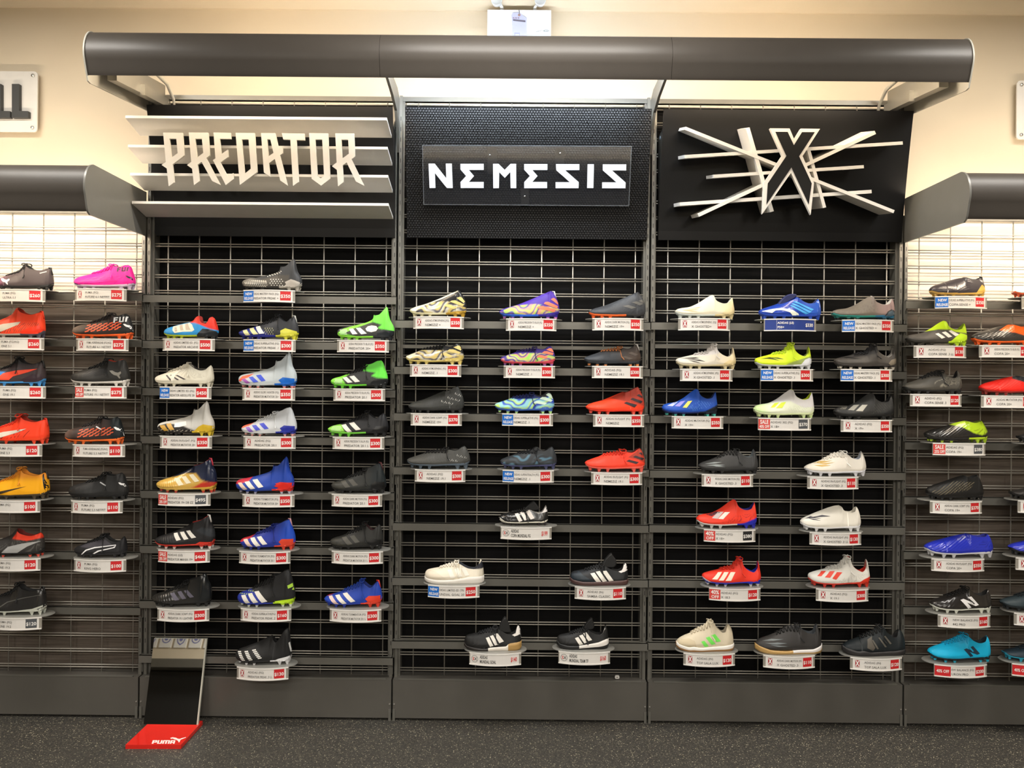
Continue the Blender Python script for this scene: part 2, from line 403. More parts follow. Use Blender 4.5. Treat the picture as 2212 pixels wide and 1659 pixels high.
def build_boot(zm, box, tm, row, bay, desc, short, tk, kw):
    ox, oy, sc = ZOOM[zm]
    cx = lambda x: ox + x / sc
    cy = lambda y: oy + y / sc
    bx0, bx1, by0, by1 = box
    X0, Zb = at(cx(bx0), cy(by1), Y_SHOE); X1, _ = at(cx(bx1), cy(by1), Y_SHOE)
    xm = (bx0 + bx1) / 2
    _, Zb = at(cx(xm), cy(by1), Y_SHOE); _, Zt = at(cx(xm), cy(by0), Y_SHOE)
    L, H = X1 - X0, Zt - Zb
    uv = lambda p: ((p[0] - bx0) / (bx1 - bx0), (by1 - p[1]) / (by1 - by0))
    flat = kw.get('flat')
    bt = kw.get('body', 1.0)                     # share of the height that is the boot's body when a tongue stands above it
    f = Form(tm, L, H * bt, flat, (kw.get('soleh', .2)) / bt, kw.get('rib'))
    f0H = H
    nm = 'indoor_shoe' if flat == 1 else 'turf_shoe' if flat == 2 else 'football_boot'
    root = empty(nm, ((X0 + X1) / 2, Y_SHOE, Zb), f'{desc}, {ORD[row]} row {BAY[bay]}', 'shoe', GRP[bay])
    uvb = lambda p: (uv(p)[0], uv(p)[1] / bt)
    # ---- upper
    U = f.U; n = len(U)
    UU, SS = np.meshgrid(U, SJ, indexing='ij')
    top, bot = f.top(UU), f.bot(UU)
    Zz = bot + SS * (top - bot); Yy = f.half(UU, SS); Xx = (UU - .5) * L
    V = np.concatenate([np.stack([Xx, -Yy, Zz], -1).reshape(-1, 3), np.stack([Xx, Yy, Zz], -1).reshape(-1, 3)])
    q = np.arange(n * NJ).reshape(n, NJ)
    a, b, c, d = q[:-1, :-1].ravel(), q[1:, :-1].ravel(), q[1:, 1:].ravel(), q[:-1, 1:].ravel()
    m = n * NJ
    F = np.concatenate([np.stack([a, b, c, d], 1), np.stack([a + m, d + m, c + m, b + m], 1)])
    bq, bn = q[:-1, 0], q[1:, 0]
    F = np.concatenate([F, np.stack([bq, bq + m, bn + m, bn], 1)])
    me = bpy.data.meshes.new('upper')
    me.vertices.add(len(V)); me.vertices.foreach_set('co', V.ravel())
    me.loops.add(F.size); me.loops.foreach_set('vertex_index', F.ravel().astype(np.int32))
    me.polygons.add(len(F)); me.polygons.foreach_set('loop_start', np.arange(0, F.size, 4, dtype=np.int32))
    me.polygons.foreach_set('use_smooth', np.ones(len(F), bool))
    me.update(calc_edges=True)
    col = np.tile(np.array(hexl(kw['b'])), (n * NJ, 1))
    u_ = UU.ravel(); v_ = (Zz / f0H).ravel()
    px, py = bx0 + u_ * (bx1 - bx0), by1 - v_ * (by1 - by0)
    dxu = np.gradient(px.reshape(n, NJ), axis=0).ravel() * .5; dyv = np.gradient(py.reshape(n, NJ), axis=1).ravel() * .5; dyu = np.gradient(py.reshape(n, NJ), axis=0).ravel() * .5
    JIT = [(a_, b_) for a_ in (-1, -.33, .33, 1) for b_ in (-1, -.33, .33, 1)]
    cover = lambda poly: np.mean([inpoly(px + a_ * dxu, py + b_ * dyv + a_ * dyu, poly) for a_, b_ in JIT], axis=0)
    def lay(k, h):
        return col * (1 - k[:, None]) + np.array(hexl(h)) * k[:, None]
    for fx in kw.get('fx', []):
        if fx[0] == 'grad':                      # blend towards a colour along u
            _, h, ua, ub = fx; t = smooth(min(ua, ub), max(ua, ub), u_)
            if ua > ub: t = 1 - t
            col = col * (1 - t[:, None]) + np.array(hexl(h)) * t[:, None]
        elif fx[0] == 'vgrad':
            _, h, va, vb = fx; t = smooth(min(va, vb), max(va, vb), v_)
            if va > vb: t = 1 - t
            col = col * (1 - t[:, None]) + np.array(hexl(h)) * t[:, None]
        elif fx[0] == 'swirl':                   # flowing marbled bands
            _, hs, poly, fr = fx
            k = cover(poly) if poly else np.ones(len(u_))
            ph = fr * ((v_ - .5 * u_ * np.abs(u_ - .42)) * 11 + 2.6 * np.cos(6.2 * (u_ - .40)) + 1.0 * np.sin(13 * u_ + 5 * v_) + .5 * np.sin(31 * u_ - 9 * v_))
            t = (ph / (2 * math.pi)) % 1.0 * len(hs)
            i0 = np.floor(t).astype(int) % len(hs); fr_ = smooth(.45, .95, t - np.floor(t))
            cs = np.array([hexl(h) for h in hs])
            cc = cs[i0] * (1 - fr_[:, None]) + cs[(i0 + 1) % len(hs)] * fr_[:, None]
            col = col * (1 - k[:, None]) + cc * k[:, None]
        elif fx[0] == 'lines':                   # thin knitted or stitched lines
            _, h, poly, nn, sl, wd = fx
            k = cover(poly) * (1 - smooth(wd * .25, wd * .75, np.abs(((nn * u_ + sl * v_) % 1.0) - .5)))
            col = lay(k, h)
        elif fx[0] == 'reg':
            col = lay(cover(fx[2]), fx[1])
    ca = me.color_attributes.new('Col', 'FLOAT_COLOR', 'POINT')
    full = np.ones((2 * m, 4), np.float32); full[:m, :3] = col; full[m:, :3] = col
    ca.data.foreach_set('color', full.ravel())
    link('upper', me, UPPER_GLOSS if kw.get('gloss') else UPPER, root)
    # ---- lining of the opening
    uo = np.linspace(f.x0 - .004, f.x1 + .001, 26)
    zt, zb = f.top(uo), f.bot(uo); yr = f.half(uo, np.ones(26) * .985) * .985
    zm_ = np.minimum(np.maximum(zb + .02 * L, np.min(f.top(np.linspace(f.x0, f.x1, 40))) - .10 * L), zt - .006 * L)
    mb = MB(); V = []
    for i in range(26):
        x = (uo[i] - .5) * L; e = min(.010 * L, yr[i] * .6)
        for y, z in ((-yr[i] - .0004, zt[i] - .001), (-yr[i] + e, zt[i] + .0015), (-yr[i] * .93 + e * .4, (zt[i] + zm_[i]) / 2), (-yr[i] * .8, zm_[i]), (yr[i] * .8, zm_[i]), (yr[i] * .93 - e * .4, (zt[i] + zm_[i]) / 2), (yr[i] - e, zt[i] + .0015), (yr[i] + .0004, zt[i] - .001)):
            V.append((x, y, z))
    mb.add(V, [(i * 8 + j, i * 8 + j + 1, i * 8 + j + 9, i * 8 + j + 8) for i in range(25) for j in range(7)])
    mb.build('lining', mat(kw.get('l', '1b1b1d'), .8), root, smooth=True)
    # ---- sole
    s1 = kw.get('s', '222224'); sh = kw.get('sh', s1); st = kw.get('s2', None)
    mb = MB()
    if not flat:
        us = np.concatenate([np.linspace(.015, .1, 7), np.linspace(.14, .9, 22), np.linspace(.93, .988, 5)])
        zb = f.bot(us); wd = f.half(us, np.full(len(us), .06))
        th = .020 * L
        V = []
        for i in range(len(us)):
            x = (us[i] - .5) * L; hh = .010 * L + .012 * L * float(smooth(.6, .9, us[i]))
            V += [(x, -wd[i] * 1.012, zb[i] + hh), (x, -wd[i] * 1.0, zb[i] - th * .35), (x, -wd[i] * .78, zb[i] - th), (x, wd[i] * .78, zb[i] - th), (x, wd[i] * 1.0, zb[i] - th * .35), (x, wd[i] * 1.012, zb[i] + hh)]
        F, I = [], []
        for i in range(len(us) - 1):
            for j in range(6):
                F.append((i * 6 + j, i * 6 + (j + 1) % 6, i * 6 + 6 + (j + 1) % 6, i * 6 + 6 + j)); I.append(1 if us[i] > .64 else 0)
        F += [tuple(range(6)), tuple((len(us) - 1) * 6 + j for j in reversed(range(6)))]; I += [0, 1]
        mb.V, mb.F, mb.I = V, F, I
        spots = [(.10, .045), (.235, .115), (.375, .125), (.80, .085), (.925, .062)]
        for (u, yy) in spots:
            for sy in (-1, 1):
                zb_ = float(f.bot(u)) - .008 * L
                rt, rb = .034 * L, .0150 * L
                if u > .6: rt = .040 * L
                x = (u - .5) * L; y = sy * yy * L * .92; dx = -.008 * L if u < .6 else .006 * L
                z1 = 0.0 if u > .15 else .016 * L
                n8 = 8; Vv = []
                for (z, r, o_) in ((zb_, rt, 0), (zb_ * .55 + z1 * .45, (rt * .42 + rb * .58), dx * .6), (z1, rb, dx)):
                    Vv += [(x + o_ + r * math.cos(2 * math.pi * k / n8) * 1.15, y + r * .62 * math.sin(2 * math.pi * k / n8), z) for k in range(n8)]
                Ff = [(j * n8 + k, j * n8 + (k + 1) % n8, (j + 1) * n8 + (k + 1) % n8, (j + 1) * n8 + k) for j in range(2) for k in range(n8)] + [tuple(2 * n8 + k for k in reversed(range(n8)))]
                base = 2 if kw.get('studs') else (1 if u > .6 else 0)
                mb.add(Vv, Ff[:n8], base)
                mb.I[-n8:] = [base] * n8
                mb.add(Vv, Ff[n8:], 2 if st else base)
        ms = [mat(s1, .3), mat(sh, .3), mat(st or s1, .3)]
        mb.build('outsole', ms, root, smooth=False)
    else:
        us = np.concatenate([np.linspace(.0, .06, 8), np.linspace(.08, .94, 26), np.linspace(.955, 1.0, 7)])
        hgt = kw.get('solet', [(0, .30), (.03, .22), (.12, .16), (.5, .17), (.8, .23), (.95, .26), (1, .25)])
        ht = np.interp(us, [p[0] for p in hgt], [p[1] for p in hgt]) * H
        spring = np.interp(us, [0, .05, .12, .2, .9, .97, 1], [.10, .045, .015, 0, 0, .02, .07]) * H
        wd = np.maximum(np.interp(us, *W_PLAN) * L, .03 * L) * 1.03
        gum = kw.get('gum'); zones = kw.get('zones', [(2.0, s1)]); V = []
        for i in range(len(us)):
            x = (us[i] - .5) * L * 1.006
            z0, z1 = spring[i], ht[i]; zg = z0 + (z1 - z0) * (.38 if gum else .2)
            V += [(x, -wd[i] * .985, z1), (x, -wd[i] * 1.0, (z1 + zg) / 2), (x, -wd[i] * .99, zg), (x, -wd[i] * .93, z0), (x, wd[i] * .93, z0), (x, wd[i] * .99, zg), (x, wd[i] * 1.0, (z1 + zg) / 2), (x, wd[i] * .985, z1)]
        F, I = [], []
        for i in range(len(us) - 1):
            for j in range(8):
                F.append((i * 8 + j, i * 8 + (j + 1) % 8, i * 8 + 8 + (j + 1) % 8, i * 8 + 8 + j))
                I.append(0 if (gum and j in (2, 3, 4)) else 1 + next(z_ for z_, q_ in enumerate(zones) if us[i] <= q_[0]))
        F += [tuple(range(8)), tuple((len(us) - 1) * 8 + j for j in reversed(range(8)))]; I += [0, 0]
        mb.V, mb.F, mb.I = V, F, I
        mb.build('midsole' if flat == 1 else 'outsole', [mat(gum or s1, .5)] + [mat(q_[1], .5) for q_ in zones], root, smooth=True)
        if flat == 2:
            nb = MB()
            for u in np.linspace(.06, .95, 15):
                for yy in (-.8, -.3, .3, .8):
                    x = (u - .5) * L; y = yy * float(np.interp(u, *W_PLAN)) * L; sp = float(np.interp(u, [0, .12, .9, 1], [.06, 0, 0, .03])) * H
                    nb.lathe_y(0, 0, [(0, .010 * L), (.030 * L, .013 * L)], 6)
                    k = len(nb.V) - 12
                    nb.V[k:] = [(p[0] + x, p[2] + y, p[1] + sp) for p in nb.V[k:]]
            tag(nb.build('turf_nubs', mat(s1, .6), root), kind='stuff')
    # ---- artwork and overlays
    for i, dc in enumerate(kw.get('dec', [])):
        name, h, polys = dc[0], dc[1], dc[2]
        if isinstance(polys[0][0], (int, float)): polys = [polys]
        V, F = patch(f, [[uvb(p) for p in P] for P in polys], .0009 + .00018 * i, el=.009 if len(polys) < 12 else .02)
        mb = MB(); mb.V, mb.F, mb.I = V, F, [0] * len(F)
        o = mb.build(name, mat(h, .32 if name in ('heel_counter', 'logo') else .5), root, smooth=True)
        if len(polys) > 12: tag(o, kind='stuff')
    # ---- tongue
    if 'tongue' in kw:
        h, poly = kw['tongue']
        for _ in range(2):                       # round the corners
            poly = [q for a_, b_ in zip(poly, poly[1:] + poly[:1]) for q in ((a_[0] * .75 + b_[0] * .25, a_[1] * .75 + b_[1] * .25), (a_[0] * .25 + b_[0] * .75, a_[1] * .25 + b_[1] * .75))]
        P = [uv(p) for p in poly]; P = [((p[0] - .5) * L, p[1] * H) for p in P]
        mb = MB(); hw = .052 * L
        cxm = sum(p[0] for p in P) / len(P); czm = sum(p[1] for p in P) / len(P)
        sh_ = lambda k: [(cxm + (p[0] - cxm) * k, czm + (p[1] - czm) * k) for p in P]
        n_ = len(P); rings = [(-hw, .80), (-hw * .8, .95), (-hw * .3, 1.0), (hw * .3, 1.0), (hw * .8, .95), (hw, .80)]
        V = [(x, y, z) for y, k in rings for x, z in sh_(k)]
        F = [(j * n_ + k, j * n_ + (k + 1) % n_, (j + 1) * n_ + (k + 1) % n_, (j + 1) * n_ + k) for j in range(5) for k in range(n_)] + [tuple(range(n_)), tuple(5 * n_ + k for k in range(n_))]
        mb.add(V, F); mb.build('tongue', mat(h, .6), root)
    # ---- laces
    if 'lace' in kw:
        h = kw['lace']; ua, ub = kw.get('lu', (f.x0 - .30, f.x0 - .035)); mb = MB()
        N = 6
        for k in range(N):
            u = ua + (ub - ua) * k / (N - 1)
            w_ = .055 * L + .012 * L * k / N
            for sl in (-1, 1):
                pts = []
                for t in np.linspace(-1, 1, 9):
                    u_k = u + sl * .022 * t
                    y = t * w_
                    pts.append(((u_k - .5) * L, y, f.ridge_z(u_k, y) + .0035))
                mb.tube(pts, .0027, 5)
        # the bow: two loops and two ends hanging over the sides
        u = ub; zt_ = float(f.top(u)) + .004; xb = (u - .5) * L
        big = kw.get('bow', 1.0)
        for sy in (-1, 1):
            lp = [(xb + .010 + big * .011 * math.sin(a), sy * (.005 + big * .024 * (1 - math.cos(a)) / 2), zt_ + .003 + big * (.007 * math.sin(a / 2) - .016 * ((1 - math.cos(a)) / 2) ** 1.5)) for a in np.linspace(0, 2 * math.pi, 11)]
            mb.tube(lp, .0024, 5)
            ends = []
            for t in np.linspace(0, 1, 7):
                uu = u + .03 + .06 * t; y = sy * (.01 + .042 * t)
                uu2 = min(uu, f.x0 - .01)
                ends.append(((uu - .5) * L, y, max(f.ridge_z(uu2, min(abs(y), .03)) + .006 - .018 * t * t, 0.02)))
            mb.tube(ends, .0024, 5)
        mb.build('laces', mat(h, .7), root, smooth=True)
    # ---- pull tab at the heel
    if 'tab' in kw:
        h = kw['tab']; mb = MB(); u = f.x1; x = (u - .5) * L; z = float(f.top(u))
        mb.tube([(x - .004, 0, z - .012), (x - .001, 0, z + .004), (x + .006, 0, z + .003), (x + .010, 0, z - .014), (x + .014, 0, z - .03)], .0045, 6)
        mb.build('heel_tab', mat(h, .6), root, smooth=True)
    return root, Zb
# ================================================================ THE BOOTS, in the pixels of the crops they were read from
def ST(h, *q, name='stripe'): return [(name, h, list(p)) for p in q]
def DOTS(name, h, x0, x1, y0, y1, nx, ny, wd, ht, sl=0, slope=0):
    P = []
    for j in range(ny):
        for i in range(nx):
            x = x0 + (x1 - x0) * (i + .5 * (j % 2)) / nx; y = y0 + (y1 - y0) * j / max(1, ny - 1) + slope * (x - x0)
            P.append([(x, y), (x + wd, y - sl), (x + wd + ht * .5, y + ht - sl), (x + ht * .5, y + ht)])
    return (name, h, P)
def NLOGO(h, x, y, s):
    N = [(0, 0), (.30, 0), (.70, .58), (.70, 0), (1, 0), (1, 1), (.70, 1), (.30, .42), (.30, 1), (0, 1)]
    return ('logo', h, [(x + s * (.62 * u + .40 * v), y + s * (-.20 * u + .46 * v)) for u, v in N])
def CAT(h, x, y, s):
    P = [(0, 0), (.25, -.02), (.5, .12), (.72, .16), (.95, .05), (1.0, .2), (.85, .38), (.95, .62), (.86, .66), (.66, .42), (.4, .36), (.2, .22)]
    return ('logo', h, [(x + p[0] * s, y + p[1] * s) for p in P])
def FUT(h, x, y, s, sl=-.12):
    g = [[(0, 0), (.8, 0), (.8, .22), (.28, .22), (.28, .4), (.7, .4), (.7, .6), (.28, .6), (.28, 1), (0, 1)],
         [(1.0, 0), (1.28, 0), (1.28, .78), (1.6, .78), (1.6, 0), (1.88, 0), (1.88, 1), (1.0, 1)],
         [(2.1, 0), (2.6, 0), (2.6, .22), (2.38, .22), (2.38, 1), (2.1, 1)]]
    return ('lettering', h, [[(x + a * s, y + b * s + a * s * sl) for a, b in q] for q in g])
W = 'efeae0'
# ---------------------------------------------------------------- under the slatted sign
K('z1', (818, 1338, 115, 403), 'PS', 1, 'L', 'charcoal spiked sock boot', 'charcoal spiked boot', (820, 1270, 405, 'NEW', 'ADIDAS MASTERY PACK (FG)', 'PREDATOR FREAK +', '$350', 'r'),
  b='3a3b3d', s='2c2a29', sh='a59f95', l='202224', fx=[('reg', '4a4640', [(1010, 300), (1130, 265), (1240, 265), (1235, 330), (1180, 380), (1000, 385)]), ('grad', '6b675f', .42, .02)],
  dec=[DOTS('rib', 'b5b0a4', 845, 1050, 305, 352, 12, 3, 9, 20, 4, .06), DOTS('spike', 'd8d4ca', 1075, 1190, 300, 352, 5, 4, 9, 7, 2), DOTS('spike', 'd8d4ca', 1040, 1170, 272, 262, 6, 2, 9, 7, 2, -.28),
       ('heel_counter', 'b3aca2', [(1205, 325), (1255, 300), (1285, 308), (1337, 328), (1338, 362), (1322, 385), (1180, 378), (1215, 345)])])
K('z1', (140, 612, 612, 818), 'XA', 2, 'L', 'blue boot with red collar and black heel', 'blue and red boot', (117, 570, 827, 'X', 'ADIDAS LIMITED ED. (FG)', 'PREDATOR ARCHIVE', '$500', 'r'),
  b='2f8fcf', s='b3c22c', sh='23282c', l='8a1c16', fx=[('reg', 'e0382a', [(365, 672), (400, 600), (640, 600), (640, 742), (560, 728), (500, 706), (452, 684), (420, 676)])],
  dec=[('panel', 'e8dfc8', [(228, 708), (365, 673), (395, 690), (425, 738), (405, 753), (330, 755), (262, 768), (240, 745)])] + ST('b4a692', [(240, 705), (262, 700), (285, 752), (265, 756)], [(285, 694), (308, 689), (335, 742), (310, 746)], [(330, 684), (352, 679), (392, 738), (352, 740)]) +
      [('heel_counter', '1f2428', [(445, 780), (490, 726), (540, 730), (608, 748), (606, 782), (560, 800), (490, 792)])])
K('z1', (788, 1310, 610, 825), 'PL', 2, 'L', 'navy and black boot with lime heel', 'navy boot with lime heel', (820, 1275, 832, 'NEW', 'ADIDAS SUPERLATIVE (FG)', 'PREDATOR FREAK .1', '$300', 'r'),
  b='38393c', s='2b3088', sh='d6d23c', lace='1b1c1e', tab='c9c9c2', fx=[('reg', '27307e', [(770, 780), (830, 740), (960, 700), (1070, 780), (1150, 790), (1140, 835), (780, 835)])],
  dec=ST('dcd9a0', [(835, 745), (872, 735), (915, 785), (872, 790)], [(890, 725), (925, 717), (985, 777), (942, 782)]) + ST(W, [(945, 710), (982, 703), (1034, 770), (992, 775)]) +
      [DOTS('spike', 'e4dfa8', 1030, 1110, 722, 772, 4, 4, 7, 5, 1), ('heel_counter', 'd9d64a', [(1165, 745), (1205, 722), (1300, 748), (1308, 782), (1272, 822), (1190, 818), (1130, 797), (1168, 775)])])
K('z1', (1642, 2140, 532, 830), 'PS', 2, 'L', 'neon green high collar sock boot', 'neon green sock boot', (1637, 2088, 832, 'X', 'ADIDAS PRECISION TO BLUR (FG)', 'PREDATOR 20+', '$350', 'r'),
  b='3a3a38', s='8fdc46', sh='23262c', l='2c6a22', fx=[('reg', '7df256', [(1890, 660), (1940, 560), (2060, 500), (2160, 540), (2160, 745), (2060, 735), (2000, 720), (2040, 690), (1960, 668)]), ('reg', '86e04c', [(1640, 775), (1700, 730), (1960, 640), (1955, 665), (1800, 725), (1720, 770), (1830, 800), (1910, 800), (1880, 835), (1640, 835)])],
  dec=ST(W, [(1755, 730), (1790, 727), (1835, 775), (1792, 780)], [(1815, 722), (1850, 718), (1912, 770), (1865, 778)]) + [DOTS('rib', 'e8f4dc', 1672, 1740, 738, 775, 6, 4, 7, 6, 3), ('logo', 'ebe6dc', [(1897, 728), (1915, 706), (1950, 698), (1990, 704), (2006, 725), (1990, 748), (1950, 758), (1912, 750)]),
       ('heel_counter', '20252a', [(2000, 752), (2050, 735), (2138, 745), (2130, 800), (2080, 805), (2000, 788)])])
K('z2', (62, 572, 100, 303), 'CF', 3, 'L', 'cream boot with fold-over tongue', 'cream boot', (90, 540, 312, 'NEW', 'ADIDAS LIMITED ED (FG)', 'PREDATOR ABSOLUTE 20', '$450', 'r'),
  b='e3ddca', s='dcd6c2', l='393434', fx=[('lines', 'c9c1ad', [(255, 180), (330, 110), (520, 215), (480, 230), (360, 230)], 3, 22, .25)], dec=ST('3a2f30', [(178, 205), (192, 203), (252, 255), (232, 255)], [(215, 202), (230, 200), (302, 244), (284, 246)], [(265, 205), (282, 202), (356, 238), (336, 240)]) + [('overlay', 'ece6d4', [(230, 200), (290, 150), (305, 160), (262, 205), (250, 280), (235, 270)])],
  tongue=('e0dac8', [(258, 170), (300, 118), (335, 100), (378, 108), (402, 142), (380, 150), (330, 140), (275, 182)]), lace='e2dccb', bow=.5)
K('z2', (787, 1293, 0, 315), 'PS', 3, 'L', 'pale grey sock boot with plain blue heel', 'pale grey sock boot', (812, 1270, 320, 'X', 'ADIDAS GLORY HUNTER (FG)', 'PREDATOR MUTATOR 20+', '$350', 'r'),
  b='c5cdd0', s='cdd2d4', sh='1a68c8', s2='e08a80', l='8d9496', fx=[('reg', 'ff6f4e', [(780, 268), (830, 215), (930, 190), (890, 225), (850, 240), (815, 262)])],
  dec=ST('a862b8', [(828, 240), (862, 234), (915, 270), (878, 278)]) + ST('3c55d6', [(893, 222), (928, 216), (985, 262), (943, 268)], [(953, 205), (993, 199), (1043, 250), (1008, 258)]) + [('heel_counter', '1769cc', [(1150, 246), (1185, 220), (1293, 232), (1290, 278), (1265, 310), (1150, 306), (1125, 292), (1172, 270)])])
K('z2', (1585, 2085, 72, 320), 'PM', 3, 'L', 'black boot with neon green ankle and toe', 'green ankled boot', (1605, 2055, 325, 'X', 'ADIDAS PRECISION TO BLUR (FG)', 'PREDATOR 20.1', '$300', 'r'),
  b='3e3f3e', s='74dc3e', sh='2a2c2c', lace='161616', l='2f6a25', fx=[('reg', '74f253', [(1870, 165), (1900, 95), (2020, 50), (2110, 100), (2100, 232), (2000, 225), (1945, 208), (1985, 180)]), ('reg', '8be04e', [(1580, 260), (1630, 215), (1760, 190), (1700, 235), (1735, 285), (1840, 297), (1700, 325), (1580, 310)])],
  dec=ST(W, [(1700, 226), (1735, 218), (1792, 265), (1752, 271)], [(1758, 215), (1798, 207), (1854, 258), (1812, 265)]) + [DOTS('rib', 'e4efdc', 1630, 1700, 238, 275, 6, 4, 7, 6, 3), ('heel_counter', '1c1e20', [(1940, 272), (1985, 232), (2085, 238), (2085, 272), (2050, 302), (1950, 297)])])
K('z2', (85, 577, 425, 725), 'PS', 4, 'L', 'grey sock boot with black and gold base', 'grey and gold sock boot', (93, 545, 730, 'X', 'ADIDAS IN-FLIGHT (FG)', 'PREDATOR MUTATOR 20+', '$350', 'r'),
  b='d3d0c8', s='2a2622', sh='e0c236', l='8a867c', fx=[('reg', '1f1b19', [(80, 680), (110, 640), (180, 622), (300, 628), (350, 650), (445, 690), (425, 730), (80, 730)]), ('lines', 'ddd6c6', [(85, 665), (420, 680), (420, 722), (85, 722)], 9, 26, .22)],
  dec=ST('c2963a', [(118, 640), (165, 634), (212, 680), (172, 686)], [(178, 625), (218, 618), (262, 672), (224, 676)]) + [('panel', 'f4f0e8', [(252, 618), (345, 600), (356, 635), (300, 650), (258, 652)]), ('heel_counter', 'd9b42e', [(425, 682), (460, 645), (500, 625), (577, 640), (572, 690), (540, 722), (440, 717), (412, 696)])])
K('z2', (812, 1293, 480, 728), 'PM', 4, 'L', 'pale grey laced boot with blue heel', 'pale grey laced boot', (820, 1275, 735, 'X', 'ADIDAS (FG)', 'PREDATOR 20.1', '$300', 'r'),
  b='d2d5d8', s='d8dadc', sh='2a34a0', s2='d89a90', lace='dcdfe0', l='8d9194', fx=[('reg', 'ff7d62', [(805, 665), (850, 622), (940, 600), (895, 640), (840, 660)])],
  dec=ST('8e66c4', [(862, 655), (895, 648), (942, 690), (903, 696)]) + ST('3f4ac8', [(918, 638), (955, 632), (1000, 672), (963, 681)], [(980, 622), (1018, 614), (1068, 662), (1034, 670)]) + [('heel_counter', '2a34a0', [(1160, 660), (1195, 635), (1293, 642), (1290, 682), (1255, 727), (1160, 724), (1130, 700), (1176, 680)])])
K('z2', (1560, 2090, 520, 733), 'PL', 4, 'L', 'black low boot with neon green toe', 'green toed boot', (1598, 2048, 737, 'X', 'ADIDAS PRECISION TO BLUR (FG)', 'PREDATOR 20.1 L', '$300', 'r'),
  b='2c2c2e', s='7fdc4c', sh='1d1d1f', lace='131314', fx=[('reg', '93da55', [(1555, 665), (1610, 620), (1690, 632), (1725, 690), (1820, 715), (1700, 740), (1555, 730)])],
  dec=ST(W, [(1688, 635), (1725, 625), (1787, 688), (1750, 696)], [(1753, 618), (1795, 608), (1862, 670), (1820, 678)]) + [DOTS('rib', 'dff0d4', 1600, 1690, 645, 682, 7, 4, 7, 6, 3), ('heel_counter', '161618', [(1950, 690), (1990, 640), (2090, 645), (2088, 690), (2040, 715), (1960, 708)])])
K('z3', (75, 597, 85, 370), 'P9', 5, 'L', 'gold and navy boot with red heel stripe', 'gold boot', (78, 533, 376, 'SALE:20% OFF', 'ADIDAS (FG)', 'PREDATOR 19+ DB ZZ', '$495', 'g'),
  gloss=1, b='d6ac52', s='d8b45a', sh='d2a640', s2='c23a2c', l='a82c26', rib=(26, 6, .028, .06, .42), tab='c8384a', fx=[('reg', '1f2740', [(205, 250), (300, 190), (400, 110), (560, 70), (625, 200), (612, 288), (545, 283), (480, 258), (432, 202), (330, 207), (250, 235)]), ('reg', 'c83c2c', [(320, 352), (420, 322), (500, 275), (612, 283), (600, 330), (480, 335), (360, 358)])],
  dec=ST('efe4c4', [(245, 248), (285, 241), (338, 300), (300, 309)], [(305, 235), (345, 229), (400, 285), (362, 293)], [(370, 218), (410, 210), (467, 270), (430, 279)]))
K('z3', (765, 1270, 62, 380), 'PS', 5, 'L', 'royal blue sock boot with red heel', 'royal blue sock boot', (812, 1265, 382, 'X', 'ADIDAS TORMENTOR (FG)', 'PREDATOR MUTATOR 20+', '$350', 'r'),
  b='2748aa', s='27408f', sh='dd2a22', s2='b0aec0', l='172a6a', fx=[('reg', 'cc3648', [(755, 300), (790, 265), (915, 235), (890, 275), (800, 302)])],
  dec=ST('f0d8c4', [(792, 290), (828, 285), (890, 340), (850, 349)]) + ST(W, [(855, 280), (896, 272), (957, 333), (918, 341)], [(920, 262), (962, 255), (1024, 318), (985, 329)]) + [('heel_counter', 'e02c22', [(1112, 315), (1132, 300), (1120, 292), (1165, 278), (1270, 286), (1265, 322), (1225, 380), (1130, 377), (1105, 352), (1150, 328)])])
K('z3', (1590, 2070, 122, 378), 'PM', 5, 'L', 'all-black high laced boot', 'all-black high boot', (1590, 2030, 378, 'X', 'ADIDAS DARK MOTION (FG)', 'PREDATOR 20.1', '$300', 'r'),
  b='2e2f2d', s='1f1f20', lace='141415', tab='5a2a2c', fx=[('lines', '46443c', [(1595, 290), (1690, 280), (1735, 340), (1600, 345)], 46, 30, .4), ('grad', '22282a', .66, .8)],
  dec=ST('4c4a43', [(1680, 275), (1720, 268), (1772, 320), (1730, 327)], [(1745, 262), (1785, 256), (1837, 305), (1795, 313)]) + [('heel_counter', '121314', [(1945, 302), (1975, 275), (2068, 280), (2060, 332), (2000, 367), (1945, 342)])])
K('z3', (62, 582, 578, 855), 'P9', 6, 'L', 'black boot with red sole and white stripes', 'black boot with red sole', (77, 527, 868, 'SALE:20% OFF', 'ADIDAS (LE)', 'PREDATOR MANIA 19+', '$460', 'r'),
  b='242324', s='cc382c', sh='d8392b', s2='e0d8d0', l='c23126', rib=(24, 6, .02, .06, .42), tab='d8d4cc', fx=[('reg', 'd2402f', [(55, 790), (75, 790), (130, 825), (300, 832), (290, 855), (55, 850)]), ('reg', '33363a', [(430, 700), (480, 670), (590, 690), (590, 760), (520, 740)])],
  dec=ST(W, [(235, 725), (268, 719), (313, 775), (278, 783)], [(290, 715), (326, 709), (377, 768), (340, 776)], [(345, 703), (380, 697), (440, 755), (402, 763)]) + [('heel_counter', 'd63a2a', [(365, 822), (430, 815), (470, 793), (582, 797), (572, 832), (480, 837)])])
